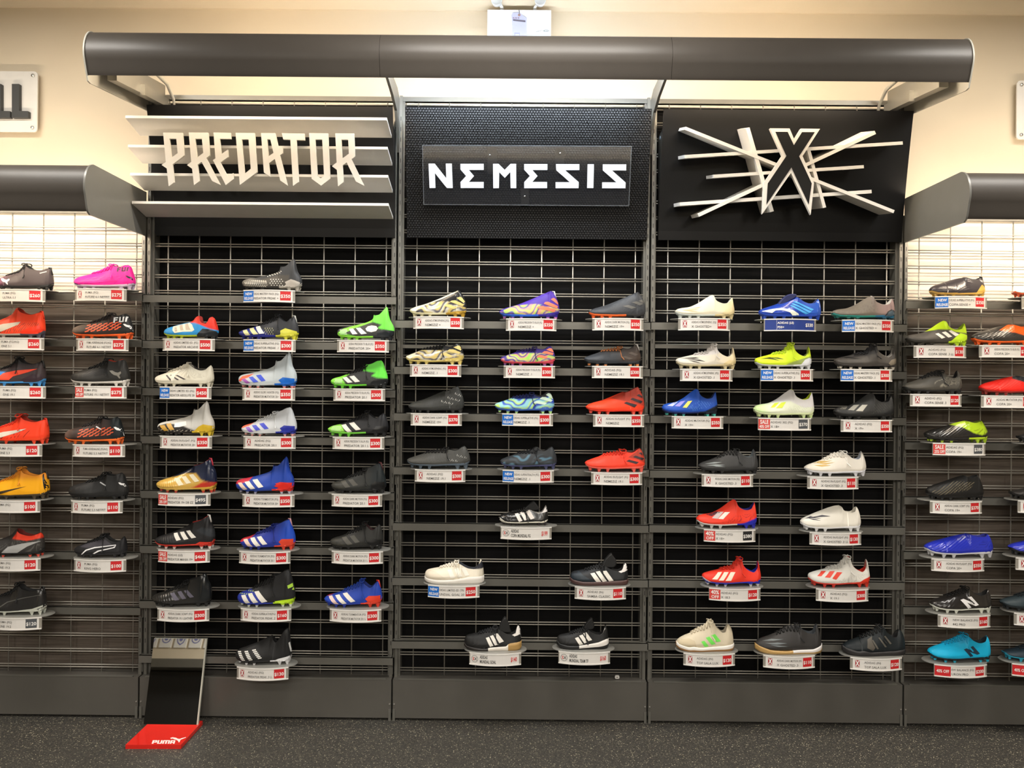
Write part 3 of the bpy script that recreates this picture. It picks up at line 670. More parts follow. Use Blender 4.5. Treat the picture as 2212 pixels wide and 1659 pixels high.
K('z3', (800, 1282, 610, 865), 'PM', 6, 'L', 'royal blue laced boot with red heel', 'royal blue laced boot', (783, 1230, 873, 'X', 'ADIDAS TORMENTOR (FG)', 'PREDATOR MUTATOR 20.1', '$300', 'r'),
  b='28399e', s='27358f', sh='e0452f', lace='1d2b80', l='1a2668', tab='d8a0a8', fx=[('reg', 'c8333f', [(795, 795), (830, 752), (945, 725), (905, 765), (820, 802)]), ('grad', '2650c0', .62, .9)],
  dec=ST('efd4c4', [(838, 780), (875, 772), (932, 832), (895, 839)]) + ST(W, [(900, 765), (938, 757), (1000, 825), (962, 833)], [(960, 755), (996, 747), (1057, 812), (1018, 819)]) + [('heel_counter', 'e2472f', [(1150, 795), (1175, 770), (1282, 770), (1278, 807), (1225, 864), (1150, 862), (1125, 840), (1170, 817)])])
K('z3', (1578, 2045, 640, 865), 'PL', 6, 'L', 'all-black low laced boot', 'all-black low boot', (1590, 2037, 870, 'X', 'ADIDAS DARK MOTION (FG)', 'PREDATOR MUTATOR 20.1 L', '$300', 'r'),
  b='2c2c2a', s='1c1c1c', lace='121213', l='3a1c20', fx=[('lines', '48463e', [(1580, 780), (1690, 770), (1735, 830), (1590, 835)], 46, 30, .4)], bow=1.1,
  dec=ST('4a4841', [(1688, 760), (1728, 752), (1790, 812), (1750, 821)], [(1758, 748), (1798, 740), (1850, 795), (1812, 803)]) + [('heel_counter', '101011', [(1915, 795), (1950, 770), (2042, 780), (2035, 830), (1980, 855), (1915, 835)])])
K('z4', (37, 553, 70, 350), 'P9', 7, 'L', 'black leather laced boot', 'black leather boot', (70, 522, 357, 'X', 'ADIDAS DARK SCRIPT (FG)', 'PREDATOR 19.1 LEATHER', '$300', 'r'),
  b='2a2927', s='1b1b1b', lace='131313', lu=(.26, .56), bow=1.2, rib=(22, 6, .025, .06, .42), fx=[('grad', '1d2022', .72, .9)], gloss=1,
  dec=ST('5c5866', [(213, 235), (247, 228), (302, 285), (265, 291)], [(273, 222), (306, 215), (360, 275), (325, 281)], [(328, 212), (362, 205), (422, 262), (388, 269)]))
K('z4', (778, 1280, 38, 350), 'PM', 7, 'L', 'navy to black boot with neon lime heel', 'lime heeled boot', (797, 1237, 356, 'X', 'ADIDAS SUPERLATIVE(FG)', 'PREDATOR FREAK .2', '$160', 'r'),
  b='262627', s='2b3a9a', sh='c4ee2a', s2='d8dcc8', lace='141414', fx=[('reg', '2b3a9a', [(770, 265), (830, 215), (900, 205), (960, 235), (1040, 300), (1060, 335), (770, 330)])],
  dec=ST(W, [(823, 255), (862, 247), (912, 310), (870, 319)], [(883, 238), (920, 231), (982, 305), (940, 313)], [(938, 220), (976, 213), (1057, 300), (1010, 311)]) + [DOTS('spike', 'c8e868', 800, 930, 240, 215, 6, 2, 8, 6, 2), ('heel_counter', 'c6f02c', [(1115, 300), (1180, 290), (1280, 278), (1275, 307), (1225, 347), (1140, 347), (1128, 315)]),
       ('lettering', 'b4e04a', [[(1222, 165), (1258, 150), (1266, 180), (1228, 192)], [(1258, 205), (1266, 185), (1276, 208)]])])
K('z4', (1530, 2035, 130, 355), 'PL', 7, 'L', 'royal blue low boot with red heel', 'royal blue low boot', (1573, 2023, 360, 'X', 'ADIDAS TORMENTOR (FG)', 'PREDATOR MUTATOR 20.1 L', '$300', 'r'),
  b='2747ae', s='2a3fa0', sh='e2402a', lace='2344a4', l='1b3080', tab='d83a30', fx=[('reg', 'd63a35', [(1525, 260), (1580, 215), (1680, 195), (1625, 245), (1560, 268)])],
  dec=ST('f0d2c8', [(1573, 265), (1606, 258), (1674, 322), (1640, 329)]) + ST(W, [(1633, 255), (1670, 247), (1742, 315), (1705, 321)], [(1698, 238), (1736, 229), (1814, 298), (1775, 307)]) + [('heel_counter', 'e4422a', [(1895, 280), (1925, 255), (2035, 252), (2030, 292), (1985, 350), (1890, 347), (1870, 322), (1918, 302)])])
K('z4', (760, 1250, 545, 850), 'PV', 8, 'L', 'black laceless boot with white heel sole', 'black laceless boot', (763, 1213, 860, 'X', 'ADIDAS (FG)', 'PREDATOR FREAK .3 LL', '$130', 'r'),
  b='272727', s='2a2a2a', sh='e9e9ea', s2='dcdcdc', l='131313',
  dec=[('stripe', 'f0eee8', [[(a + k * d, y + k * 12.5), (a + 32 + k * d, y - 5 + k * 12.5), (a + 35 + k * d, y + 4 + k * 12.5), (a + 4 + k * d, y + 9 + k * 12.5)] for k in range(6)]) for a, y, d in ((788, 742, 9), (853, 735, 9), (919, 722, 11))] +
      [('heel_counter', 'ececed', [(1110, 812), (1150, 795), (1250, 772), (1248, 802), (1205, 847), (1120, 847), (1100, 825)]), ('lettering', 'dcdcd8', [[(1228, 665), (1236, 660), (1250, 740), (1243, 742)]])])
# ---------------------------------------------------------------- under the dotted sign
SW1 = ['cdb66a', 'bcb8ac', '45434a', 'c4b478', 'd0cab8', '55525a']
K('z5', (98, 597, 112, 348), 'NS', 1, 'C', 'black and gold marbled sock boot', 'gold marbled sock boot', (130, 570, 352, 'X', 'ADIDAS ATMOSPHERIC(FG)', 'NEMEZIZ +', '$350', 'r'),
  b='202022', s='e6ddb4', sh='b8902c', l='121212', gloss=1, fx=[('swirl', SW1, [(90, 300), (240, 225), (420, 205), (600, 265), (600, 305), (430, 315), (150, 345), (90, 340)], 1.0), ('reg', 'ede6ca', [(90, 300), (130, 255), (260, 215), (400, 150), (520, 100), (520, 122), (400, 178), (240, 242), (170, 285), (155, 320), (90, 320)])],
  dec=ST('e0c676', [(400, 248), (420, 236), (450, 235), (517, 265), (487, 277)], [(452, 212), (468, 202), (500, 200), (577, 235), (560, 251)], [(508, 178), (540, 168), (556, 175), (582, 208), (570, 221)]) + [('heel_counter', 'b8912f', [(420, 315), (470, 300), (592, 288), (585, 312), (545, 345), (440, 342)])])
K('z5', (875, 1403, 118, 365), 'NS', 1, 'C', 'purple and orange marbled sock boot', 'purple marbled sock boot', (937, 1377, 367, 'X', 'ADIDAS PRECISION TO BLUR (FG)', 'NEMEZIZ +', '$350', 'r'),
  b='4b2f9c', s='3468dc', sh='38289a', s2='c070b0', l='2a1a66', fx=[('swirl', ['cfc06a', 'dd9682', '5c4a8c', 'a8cf5e', 'd8b878', '7a6298'], [(865, 310), (1010, 245), (1200, 232), (1410, 275), (1410, 302), (1250, 322), (1000, 335), (865, 330)], 1.1)], tab='d8d0d8',
  dec=ST('ff7c58', [(1200, 268), (1215, 252), (1250, 250), (1372, 280), (1350, 300)], [(1262, 230), (1275, 214), (1300, 212), (1387, 250), (1375, 270)], [(1322, 190), (1345, 178), (1360, 182), (1397, 225), (1390, 237)]) + [('heel_counter', '3a2a98', [(1250, 322), (1400, 295), (1395, 335), (1370, 352), (1270, 345)])])
K('z5', (1650, 2152, 128, 362), 'NS', 1, 'C', 'slate grey sock boot with orange toe sole', 'slate grey sock boot', (1690, 2135, 372, 'X', 'ADIDAS DARK MOTION (FG)', 'NEMEZIZ 19+', '$350', 'r'),
  b='3c3e42', s='ff6d30', sh='2a2a2c', l='222226', fx=[('lines', '303236', [(1700, 320), (1900, 200), (2150, 180), (2150, 320)], 10, 16, .16), ('reg', 'ff6a30', [(1640, 325), (1680, 318), (1815, 345), (1800, 365), (1640, 350)])],
  dec=ST('5c5a55', [(1945, 250), (1990, 240), (2060, 262), (2020, 275)], [(2020, 218), (2060, 208), (2125, 228), (2090, 244)], [(2075, 205), (2110, 192), (2140, 210), (2120, 222)]))
K('z5', (65, 572, 565, 757), 'NL', 2, 'C', 'black and gold marbled laced boot', 'gold marbled laced boot', (100, 547, 764, 'X', 'ADIDAS ATMOSPHERIC (FG)', 'NEMEZIZ .1', '$300', 'r'),
  b='202022', s='e0ca78', sh='e0c876', lace='141415', l='141414', gloss=1, fx=[('swirl', SW1, [(55, 710), (200, 630), (400, 630), (575, 660), (575, 705), (400, 720), (100, 740), (55, 740)], 1.0), ('reg', 'e8e0c4', [(55, 720), (60, 690), (200, 632), (150, 665), (112, 715), (60, 730)])],
  dec=ST('e6cf80', [(370, 668), (390, 655), (420, 653), (480, 680), (455, 692)], [(428, 638), (448, 622), (480, 622), (548, 648), (530, 662)], [(482, 605), (520, 588), (535, 590), (555, 615), (545, 632)]) + [('heel_counter', 'ddc670', [(385, 720), (430, 705), (572, 685), (565, 715), (520, 755), (420, 748)])])
K('z5', (885, 1365, 590, 768), 'NL', 2, 'C', 'purple and lime marbled laced boot', 'purple marbled laced boot', (917, 1365, 772, 'X', 'ADIDAS PRECISION TO BLUR (FG)', 'NEMEZIZ .1', '$300', 'r'),
  b='40308c', s='cc4458', s2='8a5aa8', lace='271c60', l='271c60', fx=[('swirl', ['d0c684', '9bdc54', 'dd968a', '544690', 'd4cc7c', '6a58a0'], [(875, 720), (960, 670), (1080, 655), (1250, 655), (1375, 690), (1375, 705), (1200, 745), (1000, 752), (875, 745)], 1.1), ('reg', 'cc4458', [(875, 728), (1000, 745), (1120, 758), (1220, 740), (1375, 697), (1375, 770), (875, 770)])],
  dec=ST('ff7f5c', [(1200, 688), (1222, 672), (1250, 673), (1300, 690), (1280, 703), (1240, 696)], [(1248, 652), (1268, 638), (1290, 638), (1350, 656), (1338, 672)], [(1285, 626), (1310, 612), (1330, 612), (1352, 640), (1345, 648)]))
K('z5', (1613, 2110, 585, 770), 'NL', 2, 'C', 'slate and brown laced boot with orange laces', 'slate and brown boot', (1687, 2130, 773, 'X', 'ADIDAS (FG)', 'NEMEZIZ 19.1', '$300', 'r'),
  b='3a3d42', s='363a3f', s2='e28a4c', lace='a8683c', l='242022', tab='d0ccc8', fx=[('grad', '4a3e37', .5, .85), ('vgrad', '352d29', .5, .85)], dec=ST('554a42', [(1930, 690), (1965, 680), (2030, 700), (2000, 712)], [(1990, 655), (2020, 645), (2080, 668), (2050, 680)]))
SCR = lambda x, y, n, dx, dy: [[(x + i * dx, y + (i % 3) * 7 + i * dy), (x + i * dx + 5, y + (i % 3) * 7 - 9 + i * dy), (x + i * dx + 9, y + (i % 3) * 7 - 7 + i * dy), (x + i * dx + 4, y + 12 - (i % 2) * 4 + i * dy)] for i in range(n)]
K('z6', (85, 575, 55, 290), 'NO', 3, 'C', 'dark grey sock boot with white script', 'dark grey script boot', (107, 552, 293, 'X', 'ADIDAS DARK SCRIPT (FG)', 'NEMEZIZ 19+', '$370', 'r'),
  b='3b3c3a', s='2c2c2c', l='161616', fx=[('lines', '2e3032', [(120, 240), (300, 150), (570, 80), (575, 240)], 9, 15, .14)], dec=[('lettering', 'b4b3ae', SCR(495, 118, 6, 11, 4)), ('lettering', 'b4b3ae', SCR(432, 152, 10, 11, 3)), ('lettering', 'b4b3ae', SCR(378, 185, 10, 10.5, 2.5))])
K('z6', (835, 1358, 100, 292), 'NL', 3, 'C', 'blue and lime marbled laced boot', 'blue marbled boot', (903, 1347, 297, 'NEW', 'ADIDAS SUPERLATIVE (FG)', 'NEMEZIZ .1', '$300', 'r'),
  b='3050b0', s='4166b8', s2='b8e490', lace='20265e', l='15161c', fx=[('swirl', ['8fcfdc', '2f4cb8', 'bde474', '9ad6d8', '3f5fc4', 'b0dc98'], None, 1.0), ('reg', '24357e', [(1000, 170), (1080, 135), (1200, 120), (1310, 90), (1345, 130), (1230, 160), (1150, 165)]), ('reg', '16171d', [(1180, 140), (1290, 95), (1330, 95), (1345, 140), (1250, 152)]), ('reg', '4166b8', [(830, 250), (1000, 268), (1300, 262), (1360, 225), (1360, 300), (830, 300)])],
  dec=ST('d2ead8', [(1172, 200), (1195, 184), (1220, 183), (1292, 200), (1270, 216)], [(1225, 165), (1250, 148), (1278, 150), (1342, 175), (1325, 191)], [(1280, 130), (1300, 115), (1320, 118), (1347, 150), (1340, 166)]))
K('z6', (1625, 2140, 62, 300), 'NO', 3, 'C', 'bright red sock boot', 'bright red sock boot', (1697, 2142, 305, 'X', 'ADIDAS IN-FLIGHT (FG)', 'NEMEZIZ', '$350', 'r'),
  b='ff4a28', s='f2402a', s2='ff6a5a', l='6a1c16', fx=[('reg', 'b8402f', [(1840, 160), (1960, 100), (2080, 50), (2160, 160), (2160, 235), (2000, 195)])],
  dec=ST('33242a', [(1952, 202), (1975, 191), (2068, 215), (2045, 239)], [(2008, 168), (2030, 156), (2118, 185), (2100, 204)], [(2063, 135), (2085, 123), (2126, 150), (2120, 161)]))
K('z6', (75, 627, 575, 770), 'NL', 4, 'C', 'graphite laced boot with pale blue studs', 'graphite laced boot', (143, 583, 777, 'X', 'ADIDAS (FG)', 'NEMEZIZ 19.1', '$300', 'r'),
  b='4b4b48', s='586470', lace='1b1b1c', l='1c1c1c', fx=[('lines', '3c3d3d', [(100, 720), (250, 640), (600, 600), (625, 700)], 7, 18, .12)], dec=[('lettering', 'a8a8a4', SCR(512, 650, 8, 11, 3)), ('lettering', 'a8a8a4', SCR(435, 685, 8, 11, 2))])
K('z6', (885, 1380, 580, 775), 'NL', 4, 'C', 'black boot with steel blue marbling', 'steel blue marbled boot', (907, 1355, 783, 'NEW', 'ADIDAS SUPERSTEALTH (FG)', 'NEMEZIZ .1', '$300', 'r'),
  b='34383c', s='474a6e', lace='1a1c20', l='141517', fx=[('swirl', ['34383c', '55788c', '2c3034', '3e4850'], [(880, 740), (1000, 660), (1250, 640), (1380, 690), (1380, 720), (1150, 730), (900, 750)], 1.0)],
  tongue=('3a3d40', [(1120, 640), (1165, 600), (1198, 577), (1240, 600), (1270, 640), (1200, 650)]), dec=ST('2a2c30', [(1170, 690), (1200, 675), (1250, 690), (1225, 706)]))
K('z6', (1620, 2145, 592, 795), 'NL', 4, 'C', 'bright red laced boot', 'bright red laced boot', (1680, 2125, 802, 'X', 'ADIDAS IN-FLIGHT (FG)', 'NEMEZIZ 19.1', '$300', 'r'),
  b='ff4730', s='ff6a5c', lace='ee3e28', l='6a1c16', bow=1.4, fx=[('reg', 'b8402f', [(1990, 670), (2050, 630), (2110, 580), (2160, 640), (2160, 730), (2080, 690)])],
  dec=ST('36242a', [(1973, 702), (1998, 689), (2082, 710), (2060, 726)], [(2033, 665), (2055, 654), (2132, 678), (2115, 693)], [(2083, 634), (2100, 625), (2122, 640), (2115, 651)]))
K('z7', (875, 1305, 80, 295), 'CL', 5, 'C', 'black leather boot with white stripes', 'black leather boot', (890, 1335, 312, 'SK', 'ADIDAS', 'COPA MUNDIAL FG', '$199', 'w'),
  b='1e1e1f', s='e4e0d0', s2='2a2223', studs=1, body=.92, gloss=1, lace='151516', l='b8b4b0', lu=(.28, .5), rib=(16, -8, .012, .03, .3),
  dec=ST('f3ece6', [(1013, 195), (1042, 189), (1079, 250), (1050, 261)], [(1056, 183), (1086, 175), (1127, 240), (1098, 249)], [(1098, 163), (1135, 154), (1184, 230), (1150, 241)]) + [('heel_counter', 'ece8e6', [(1205, 182), (1230, 175), (1262, 142), (1280, 105), (1303, 150), (1300, 172), (1250, 186), (1215, 193)]), ('welt', 'e9e6d8', [(875, 222), (930, 258), (1080, 278), (1303, 258), (1303, 272), (1080, 292), (930, 274), (875, 240)])],
  tongue=('1a1a1a', [(1075, 175), (1120, 130), (1172, 82), (1195, 105), (1228, 150), (1225, 165), (1150, 170)]))
K('z7', (232, 745, 583, 793), 'SN', 6, 'C', 'cream suede shoe with pale sole', 'cream suede shoe', (257, 707, 802, 'NEW', 'ADIDAS LIMITED ED (TR)', 'MUNDIAL GOAL 20', '$250', 'r'),
  b='ece3cf', s='e2ddd4', flat=1, soleh=.20, body=1.28, l='2a2c33', lace='f3ecdc', lu=(.27, .5), fx=[('reg', '2e3038', [(650, 672), (690, 640), (735, 590), (760, 640), (745, 662), (690, 670)])],
  dec=[('overlay', 'e4d9c4', [(236, 705), (262, 680), (330, 690), (420, 745), (400, 765), (260, 755)])] + ST('f6f1e4', [(430, 675), (465, 670), (500, 735), (462, 742)], [(490, 668), (525, 662), (562, 728), (524, 734)], [(550, 660), (582, 655), (622, 720), (586, 726)]), solet=[(0, .26), (.04, .20), (.2, .16), (.5, .17), (.64, .22), (.74, .27), (.95, .30), (1, .3)])
K('z7', (1492, 1997, 530, 808), 'SN', 6, 'C', 'black suede shoe with brown gum sole', 'black suede shoe', (1537, 1983, 820, 'X', 'ADIDAS (IN)', 'SAMBA CLASSIC', '$110', 'r'),
  b='232426', s='4c3431', flat=1, soleh=.13, body=.94, l='1a1a1a', lace='141415', lu=(.27, .5), solet=[(0, .22), (.05, .16), (.2, .12), (.6, .12), (.95, .16), (1, .16)],
  dec=[('toe_cap', '1f2a33', [(1494, 740), (1515, 702), (1570, 694), (1600, 720), (1660, 750), (1722, 770), (1690, 782), (1500, 760)])] + ST(W, [(1663, 706), (1700, 699), (1757, 775), (1718, 781)], [(1710, 693), (1746, 686), (1807, 770), (1770, 776)], [(1766, 688), (1802, 681), (1864, 765), (1825, 771)]) + [('heel_counter', 'f0ebe7', [(1908, 692), (1938, 680), (1962, 612), (1992, 650), (1988, 680), (1930, 702)])],
  tongue=('1c1c1c', [(1755, 660), (1790, 595), (1848, 530), (1862, 560), (1892, 595), (1897, 640), (1870, 668), (1810, 665)]))
K('z8', (575, 1070, 195, 485), 'SN', 7, 'C', 'black shoe with gum heel wedge', 'gum heeled shoe', (618, 1070, 488, 'SK', 'ADIDAS', 'MUNDIAL GOAL', '$140', 'w'),
  b='242424', s='241f1c', flat=1, soleh=.10, body=1.0, l='1a1a1a', lace='191a1d', lu=(.27, .5), rib=(16, -8, .012, .03, .3), zones=[(.40, '241f1c'), (.735, 'e6dfd4'), (2, 'ae8a50')], solet=[(0, .2), (.05, .12), (.3, .07), (.39, .07), (.46, .10), (.70, .12), (.735, .13), (.78, .21), (.95, .25), (1, .25)],
  dec=[('toe_cap', '191919', [(577, 410), (600, 395), (640, 425), (760, 440), (775, 460), (770, 482), (640, 475)])] + ST(W, [(763, 376), (790, 369), (830, 440), (800, 448)], [(798, 363), (825, 355), (872, 430), (842, 437)], [(836, 348), (865, 339), (919, 405), (880, 419)]) + [('heel_counter', 'f1ece6', [(988, 352), (1020, 340), (1033, 268), (1062, 300), (1070, 342), (1010, 366)])],
  tongue=('1e1e1e', [(862, 335), (885, 262), (925, 195), (942, 230), (962, 270), (975, 320), (985, 345), (920, 345)]))
K('z8', (1378, 1825, 205, 475), 'SN', 7, 'C', 'black turf shoe with nubbed sole', 'black turf shoe', (1395, 1845, 490, 'SK', 'ADIDAS', 'MUNDIAL TEAM TF', '$160', 'w'),
  b='252525', s='1c1c1c', flat=2, soleh=.14, body=.98, l='1a1a1a', lace='18191b', lu=(.27, .5), rib=(16, -8, .012, .03, .3), gum='1c1c1c', zones=[(.40, '1c1c1c'), (2, 'ebe6df')], solet=[(0, .26), (.05, .16), (.2, .12), (.40, .12), (.6, .16), (.8, .22), (.95, .32), (1, .30)],
  dec=ST(W, [(1531, 379), (1560, 370), (1602, 428), (1570, 436)], [(1568, 361), (1598, 352), (1642, 412), (1612, 421)], [(1603, 343), (1633, 334), (1680, 395), (1648, 403)]) + [('heel_counter', 'f0ebe6', [(1723, 327), (1755, 318), (1773, 260), (1799, 305), (1760, 327), (1735, 342)])],
  tongue=('1f1f1f', [(1600, 315), (1635, 255), (1682, 205), (1690, 240), (1707, 285), (1692, 315), (1640, 320)]))
# ---------------------------------------------------------------- under the starburst sign
K('zA', (230, 750, 110, 322), 'XL', 1, 'R', 'cream laceless boot', 'cream laceless boot', (267, 717, 330, 'X', 'ADIDAS ATMOSPHERIC (FG)', 'X GHOSTED+', '$350', 'r'),
  b='dfd8c0', s='d2d8d2', sh='dccb9a', l='d8d4c8', fx=[('grad', 'dacb9e', .6, 1.0)],
  dec=ST('bcae84', [(330, 237), (440, 218), (460, 212), (420, 230)], [(290, 245), (400, 238), (425, 242), (360, 250)], [(280, 247), (330, 248), (420, 262), (360, 262)]) + [('heel_counter', 'e0cf9f', [(630, 268), (665, 240), (695, 230), (735, 245), (748, 275), (735, 300), (650, 302)])])
K('zA', (957, 1500, 98, 328), 'CF', 1, 'R', 'glossy blue boot with folded tongue', 'glossy blue boot', (1015, 1468, 334, 'BLUE', 'ADIDAS (LE)', 'F50+', '$330', 'n'),
  b='2140a4', s='2c50bc', l='18245a', gloss=1, body=.88, fx=[('grad', '2a56b8', .5, .9)],
  dec=ST('3f9fe0', [(1210, 208), (1228, 202), (1375, 275), (1345, 283)], [(1225, 190), (1243, 184), (1400, 258), (1375, 270)], [(1242, 172), (1260, 166), (1420, 238), (1398, 250)]) + [('logo', 'e9f0e0', [(975, 256), (1060, 238), (1140, 230), (1230, 245), (1282, 278), (1285, 296), (1255, 310), (1205, 302), (1228, 292), (1205, 268), (1140, 248), (1080, 252), (1050, 275)])],
  tongue=('1a2458', [(1110, 205), (1150, 150), (1205, 103), (1280, 98), (1290, 122), (1215, 165), (1150, 200)]))
K('zA', (1590, 2140, 118, 335), 'XL', 1, 'R', 'taupe laceless boot with teal sole', 'taupe laceless boot', (1695, 2145, 337, 'NEW', 'ADIDAS MASTERY PACK (FG)', 'X GHOSTED +', '$350', 'r'),
  b='6f685f', s='2f8f86', sh='2a6a8c', s2='1c2024', l='cfccc4', fx=[('grad', '86706e', .55, .85), ('lines', '5c564e', [(1600, 270), (1800, 220), (1950, 160), (1980, 250), (1700, 290)], 5, 30, .14)],
  dec=[('heel_counter', '4a5a66', [(2020, 312), (2060, 255), (2095, 238), (2138, 258), (2135, 290), (2110, 318)]), ('heel_frame', '14171b', [[(2012, 318), (2055, 255), (2090, 236), (2100, 244), (2062, 262), (2025, 318)], [(2090, 236), (2140, 258), (2136, 270), (2088, 246)]]), ('sole_pattern', '58c090', [[(1640, 300), (1690, 292), (1700, 312), (1660, 318)], [(1830, 312), (1900, 304), (1910, 322), (1840, 326)], [(1960, 318), (2020, 300), (2030, 318), (1980, 326)]])])
K('zA', (238, 762, 540, 755), 'XT', 2, 'R', 'cream laced boot with dark toe streaks', 'cream laced boot', (283, 740, 761, 'X', 'ADIDAS ATMOSPHERIC (FG)', 'X GHOSTED .1', '$300', 'r'),
  b='e4dccb', s='d9cda8', sh='d8c79c', lace='dcd6d0', l='cfc8ba', fx=[('grad', 'dccba4', .55, 1.0), ('reg', 'd8d2ce', [(380, 640), (500, 560), (560, 530), (620, 590), (600, 620), (480, 640)])],
  dec=ST('2f2825', [(275, 660), (400, 654), (430, 660), (380, 667)], [(300, 668), (430, 674), (480, 690), (420, 684)], [(330, 678), (400, 690), (440, 703), (380, 694)], name='streak') + [('heel_counter', 'd6c392', [(640, 705), (690, 675), (755, 680), (755, 710), (720, 735), (650, 730)])])
K('zA', (925, 1418, 532, 755), 'XT', 2, 'R', 'neon yellow boot with silver heel', 'neon yellow boot', (985, 1443, 760, 'NEW', 'ADIDAS SUPERLATIVE (FG)', 'X GHOSTED .1', '$300', 'r'),
  b='d8f02c', s='c9ccc8', sh='dfe1e4', lace='d2ea34', l='c8dc6a', fx=[('reg', '98a85a', [(1240, 690), (1400, 640), (1430, 660), (1320, 720), (1200, 730), (1180, 715)])],
  dec=ST('46461c', [(960, 668), (1040, 652), (1070, 655), (1010, 666)], [(985, 662), (1060, 660), (1120, 682), (1060, 672)], [(1030, 655), (1110, 655), (1160, 670), (1100, 664)], name='streak') + [('heel_counter', 'e2e4e8', [(1300, 722), (1345, 672), (1385, 655), (1417, 670), (1412, 730), (1365, 748), (1300, 738)])])
K('zA', (1615, 2150, 540, 757), 'XT', 2, 'R', 'dark taupe laced boot', 'dark taupe laced boot', (1683, 2133, 762, 'NEW', 'ADIDAS MASTERY PACK (FG)', 'X GHOSTED .1', '$300', 'r'),
  b='4b4743', s='4a4644', s2='d2cabc', lace='262424', l='c9c6c0', fx=[('reg', '333130', [(1760, 650), (1880, 560), (1950, 530), (2010, 600), (1960, 620), (1860, 640)])],
  dec=ST('201e1e', [(1650, 655), (1720, 648), (1760, 652), (1700, 662)], [(1670, 648), (1760, 655), (1830, 672), (1750, 666)], name='streak') + [('heel_counter', '8a8070', [(2060, 705), (2090, 672), (2130, 660), (2150, 690), (2140, 715), (2090, 728)])])
K('zB', (117, 603, 78, 315), 'XL', 3, 'R', 'cobalt laceless boot with yellow stripe', 'cobalt laceless boot', (210, 660, 320, 'X', 'ADIDAS MUTATOR (FG)', 'X 19+', '$350', 'r'),
  b='2050b2', s='22306a', sh='1a2030', s2='48b8a8', l='18285a', fx=[('lines', '5c8ad4', [(330, 240), (420, 180), (560, 200), (500, 240), (380, 270)], 22, 8, .16), ('reg', '14181f', [(470, 278), (560, 232), (612, 205), (612, 275), (560, 290)])],
  dec=ST('c4c8e6', [(158, 226), (225, 196), (257, 192), (200, 231)]) + ST('9a90e2', [(218, 229), (275, 189), (314, 183), (260, 233)]) + ST('efe36a', [(283, 241), (335, 186), (372, 182), (320, 243)]))
K('zB', (913, 1440, 82, 330), 'XL', 3, 'R', 'white and pale lime laceless boot', 'pale lime laceless boot', (963, 1425, 337, 'SALE:40% OFF', 'ADIDAS 302 (FG)', 'X 18+', '$370', 'g'),
  b='e6ebd2', s='dfeab8', s2='d2e8a0', l='c4d828', fx=[('reg', 'dbd8d6', [(1060, 200), (1250, 60), (1460, 60), (1460, 230), (1330, 242), (1210, 182)]), ('grad', 'd4efaa', .30, .04), ('lines', 'cfd4b8', [(1150, 250), (1300, 220), (1430, 240), (1300, 290)], 26, 8, .18)],
  dec=ST('dcf53a', [(1040, 243), (1085, 204), (1122, 198), (1075, 240)], [(1085, 246), (1140, 199), (1180, 192), (1140, 244)]))
K('zB', (1610, 2130, 112, 345), 'XL', 3, 'R', 'black laceless boot with grey stripes', 'black laceless boot', (1685, 2132, 350, 'X', 'ADIDAS (FG)', 'X 19+', '$350', 'r'),
  b='323231', s='1d1d1d', l='151515', fx=[('lines', '4a4946', [(1850, 270), (1960, 200), (2110, 220), (2000, 280), (1880, 300)], 22, 8, .16), ('reg', '202122', [(2020, 290), (2120, 240), (2140, 300), (2060, 320)])],
  dec=ST('6e6b62', [(1648, 256), (1690, 230), (1737, 222), (1690, 259)]) + ST('a09c90', [(1708, 263), (1775, 220), (1817, 217), (1755, 266)]) + ST('b8b4a6', [(1770, 271), (1838, 218), (1882, 217), (1830, 273)]))
K('zB', (433, 955, 603, 812), 'G3', 4, 'R', 'charcoal laced boot with silver streaks', 'charcoal laced boot', (472, 920, 820, 'X', 'ADIDAS DARK MOTION (FG)', 'X GHOSTED .3', '$110', 'r'),
  b='3f3f3f', s='29292a', lace='131313', l='5c6468', dec=ST('8f9898', [(480, 728), (560, 712), (625, 712), (560, 724)], [(495, 740), (570, 730), (650, 734), (580, 744)], [(530, 738), (600, 742), (650, 752), (570, 748)], name='streak'))
K('zB', (1355, 1890, 620, 832), 'G3', 4, 'R', 'off-white laced boot with gold streaks', 'off-white laced boot', (1393, 1838, 842, 'X', 'ADIDAS IN-FLIGHT (FG)', 'X GHOSTED .3', '$110', 'r'),
  b='e7e0d3', s='e9e9ee', lace='f2eee4', l='b8bec8', dec=ST('c9a962', [(1400, 728), (1490, 705), (1580, 700), (1480, 722)], [(1420, 740), (1500, 732), (1560, 738), (1480, 750)], [(1440, 722), (1530, 718), (1600, 712), (1520, 730)], name='streak'))
K('zC', (402, 910, 108, 345), 'XL', 5, 'R', 'red laceless boot with blue heel', 'red laceless boot', (473, 907, 355, '40', 'ADIDAS (FG)', 'X 18+', '$380', 'k'),
  b='f2412c', s='dad7d2', sh='2a2fb0', l='1f2480', fx=[('lines', 'b8282c', [(600, 290), (720, 240), (890, 215), (840, 280), (640, 310)], 4, 34, .16), ('reg', '2a2fb4', [(740, 318), (850, 275), (915, 250), (915, 305), (880, 332), (740, 330)])],
  dec=ST('5c2a34', [(480, 236), (560, 211), (602, 211), (520, 246)]) + ST('c9bab8', [(518, 259), (580, 211), (622, 209), (565, 263)]) + ST(W, [(568, 263), (630, 211), (672, 209), (610, 266)]))
